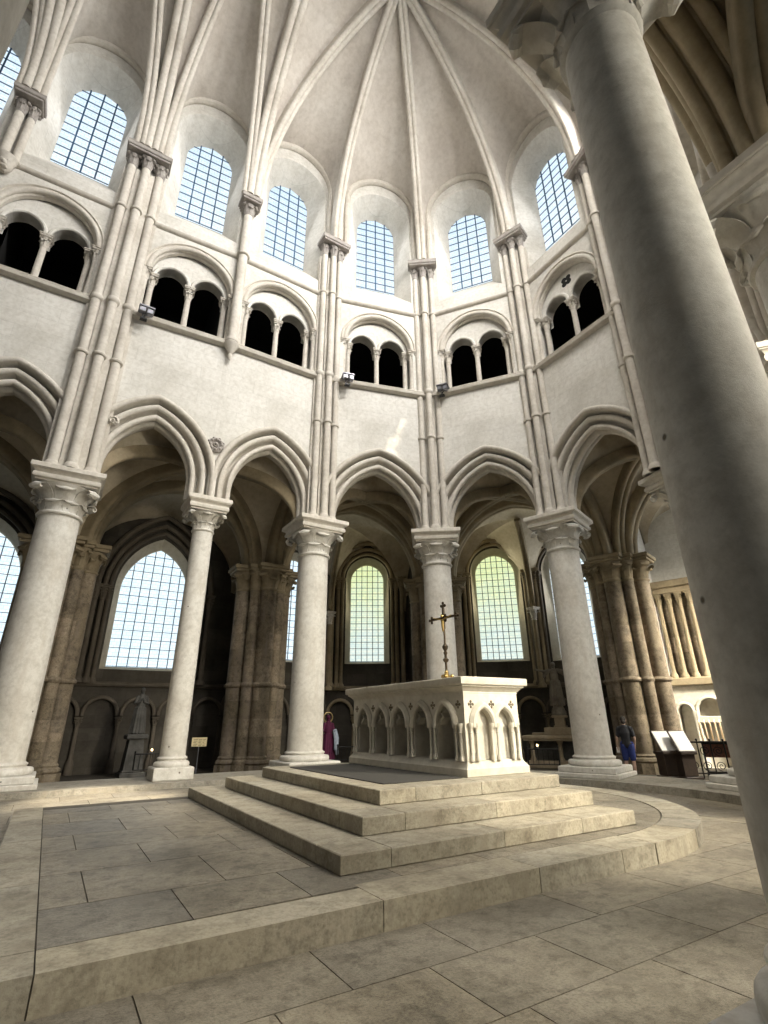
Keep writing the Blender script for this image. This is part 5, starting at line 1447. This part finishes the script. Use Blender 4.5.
for uc_, hs_ in ((.22, .22), (.98, .38), (1.88, .38)):
    m = MB(); arch_sweep(m, uc_, hs_, hs_ * 1.01, 1.45, 1.4, [(0, .28), (-.02, .31)] + roll((.03, .32), .045, 190, 10, 4) + [(.09, .3)], 8); link('arch_moulding', LC3(m).mesh('arch_moulding', M['altar']), t)
for x in (.49, .55, 1.42, 1.47):
    m = MB(); m.lathe([(.08, ZF_AMB), (.08, .0), (.05, .06), (.045, 1.2), (.06, 1.3), (.08, 1.4), (.08, 1.45)], (x, -.34, 0), 10); link('colonnette', LC3(m).mesh('colonnette', M['altar']), t)
m = MB(); m.box(.55, 1.42, -.36, -.03, 1.1, 1.3, .02); link('shelf_block', LC3(m).mesh('shelf_block', M['altar']), t)
# ------------------------------------------------------------------ camera
cam = bpy.data.cameras.new('camera'); co = bpy.data.objects.new('camera', cam); COL.objects.link(co); S.camera = co
cam.sensor_fit = 'VERTICAL'; cam.sensor_height = 24.0; cam.lens = 24.0 * 506.11 / 1024
pitch, yaw, roll_ = R(22.421), R(58.302), R(-.577)
fw = Vector((math.cos(yaw) * math.cos(pitch), math.sin(yaw) * math.cos(pitch), math.sin(pitch)))
rt = Vector((math.sin(yaw), -math.cos(yaw), 0)); upv = rt.cross(fw)
rt2 = rt * math.cos(roll_) + upv * math.sin(roll_); up2 = upv * math.cos(roll_) - rt * math.sin(roll_)
mat = Matrix((rt2, up2, -fw)).transposed().to_4x4(); mat.translation = Vector((0, 0, H_CAM)); co.matrix_world = mat
cam.clip_start = .05; cam.clip_end = 200
# ------------------------------------------------------------------ light
w = bpy.data.worlds.new('daylight'); S.world = w; w.use_nodes = True
bg = w.node_tree.nodes['Background']; bg.inputs[0].default_value = (.80, .90, 1.0, 1); bg.inputs[1].default_value = .05
def area(name, p, target, sx, sy, power, col=(1, .97, .92), spread=180):
    l = bpy.data.lights.new(name, 'AREA'); l.shape = 'RECTANGLE'; l.size = sx; l.size_y = sy; l.energy = power; l.color = col; l.spread = R(spread)
    o = bpy.data.objects.new(name, l); COL.objects.link(o); o.location = p
    o.rotation_euler = (Vector(target) - Vector(p)).to_track_quat('-Z', 'Y').to_euler(); return o
def win_light(F, u, d, z, sx, sz, power, col, drop=0.0, spread=180):
    p = F.W(u, d, z); q = F.W(u, d + 5, z - drop); return area('window_daylight', p, q, sx, sz, power, col, spread)
for k in (-1, 0, 1, 2, 3, 4, 5):
    win_light(BAYF[k], BAYF[k].L / 2 + WU.get(k, 0), -.45, 19.0, 1.3, 3.0, 45, (.95, .97, 1.0), 2.0)
SP = {6: 1050, 7: 1300, 8: 1050, 9: 260, 10: 60}
for k in SP:
    win_light(BAYF[k], BAYF[k].L / 2, -.45, 19.0, 1.4, 3.2, SP[k], (1.0, .98, .95), 3.0, 140)
LOWP = {0: 8, 1: 8, 2: 12, 3: 35, 4: 90, 5: 90, 6: 200, 7: 900, 8: 60, 9: 1000, 10: 230, 11: 3}  # includes the strong lamp of the added chapel side window
for i, (F, u, z, sx, sz, pw, cl) in enumerate(LOWL): win_light(F, u, -.36, z, sx, sz, LOWP.get(i, 8), (1.0, .93, .78) if i in (7, 9, 10) else cl, 2.6 if i == 9 else 2.0 if i == 10 else 4.2 if i == 7 else .8, 95 if i in (9, 10) else 80 if i == 7 else 180)
def sunspot(p, t, deg, power, blend=.5):
    l = bpy.data.lights.new('sunbeam', 'SPOT'); l.energy = power; l.spot_size = R(deg); l.spot_blend = blend; l.color = (1, .9, .72); l.shadow_soft_size = .05
    o = bpy.data.objects.new('sunbeam', l); COL.objects.link(o); o.location = p; o.rotation_euler = (Vector(t) - Vector(p)).to_track_quat('-Z', 'Y').to_euler()
sb = BAYF[9].W(1.6, .6, 18.4)
for u_, z_, dg_, pw_ in ((2.30, 9.55, .9, 9000), (2.42, 9.85, 1.1, 9000), (2.58, 10.05, .8, 8000), (2.50, 9.45, .7, 7000), (2.74, 10.55, .6, 8000), (2.82, 10.75, .5, 8000), (2.66, 10.35, .5, 7000)):
    sunspot(sb, BAYF[3].W(u_, .35, z_), dg_ * 1.5, pw_, 1.0)
sunspot(BAYF[9].W(2.2, .6, 18.4), (1.0, 11.3, .1), 8.5, 60000, .8)
S.view_settings.view_transform = 'Standard'; S.view_settings.look = 'None'; S.view_settings.gamma = 1; S.view_settings.exposure = 0.0
S.view_settings.use_curve_mapping = False
S.cycles.use_denoising = True
S.cycles.max_bounces = 8; S.cycles.diffuse_bounces = 2; S.cycles.glossy_bounces = 3; S.cycles.transmission_bounces = 2
S.cycles.sample_clamp_indirect = 6.0
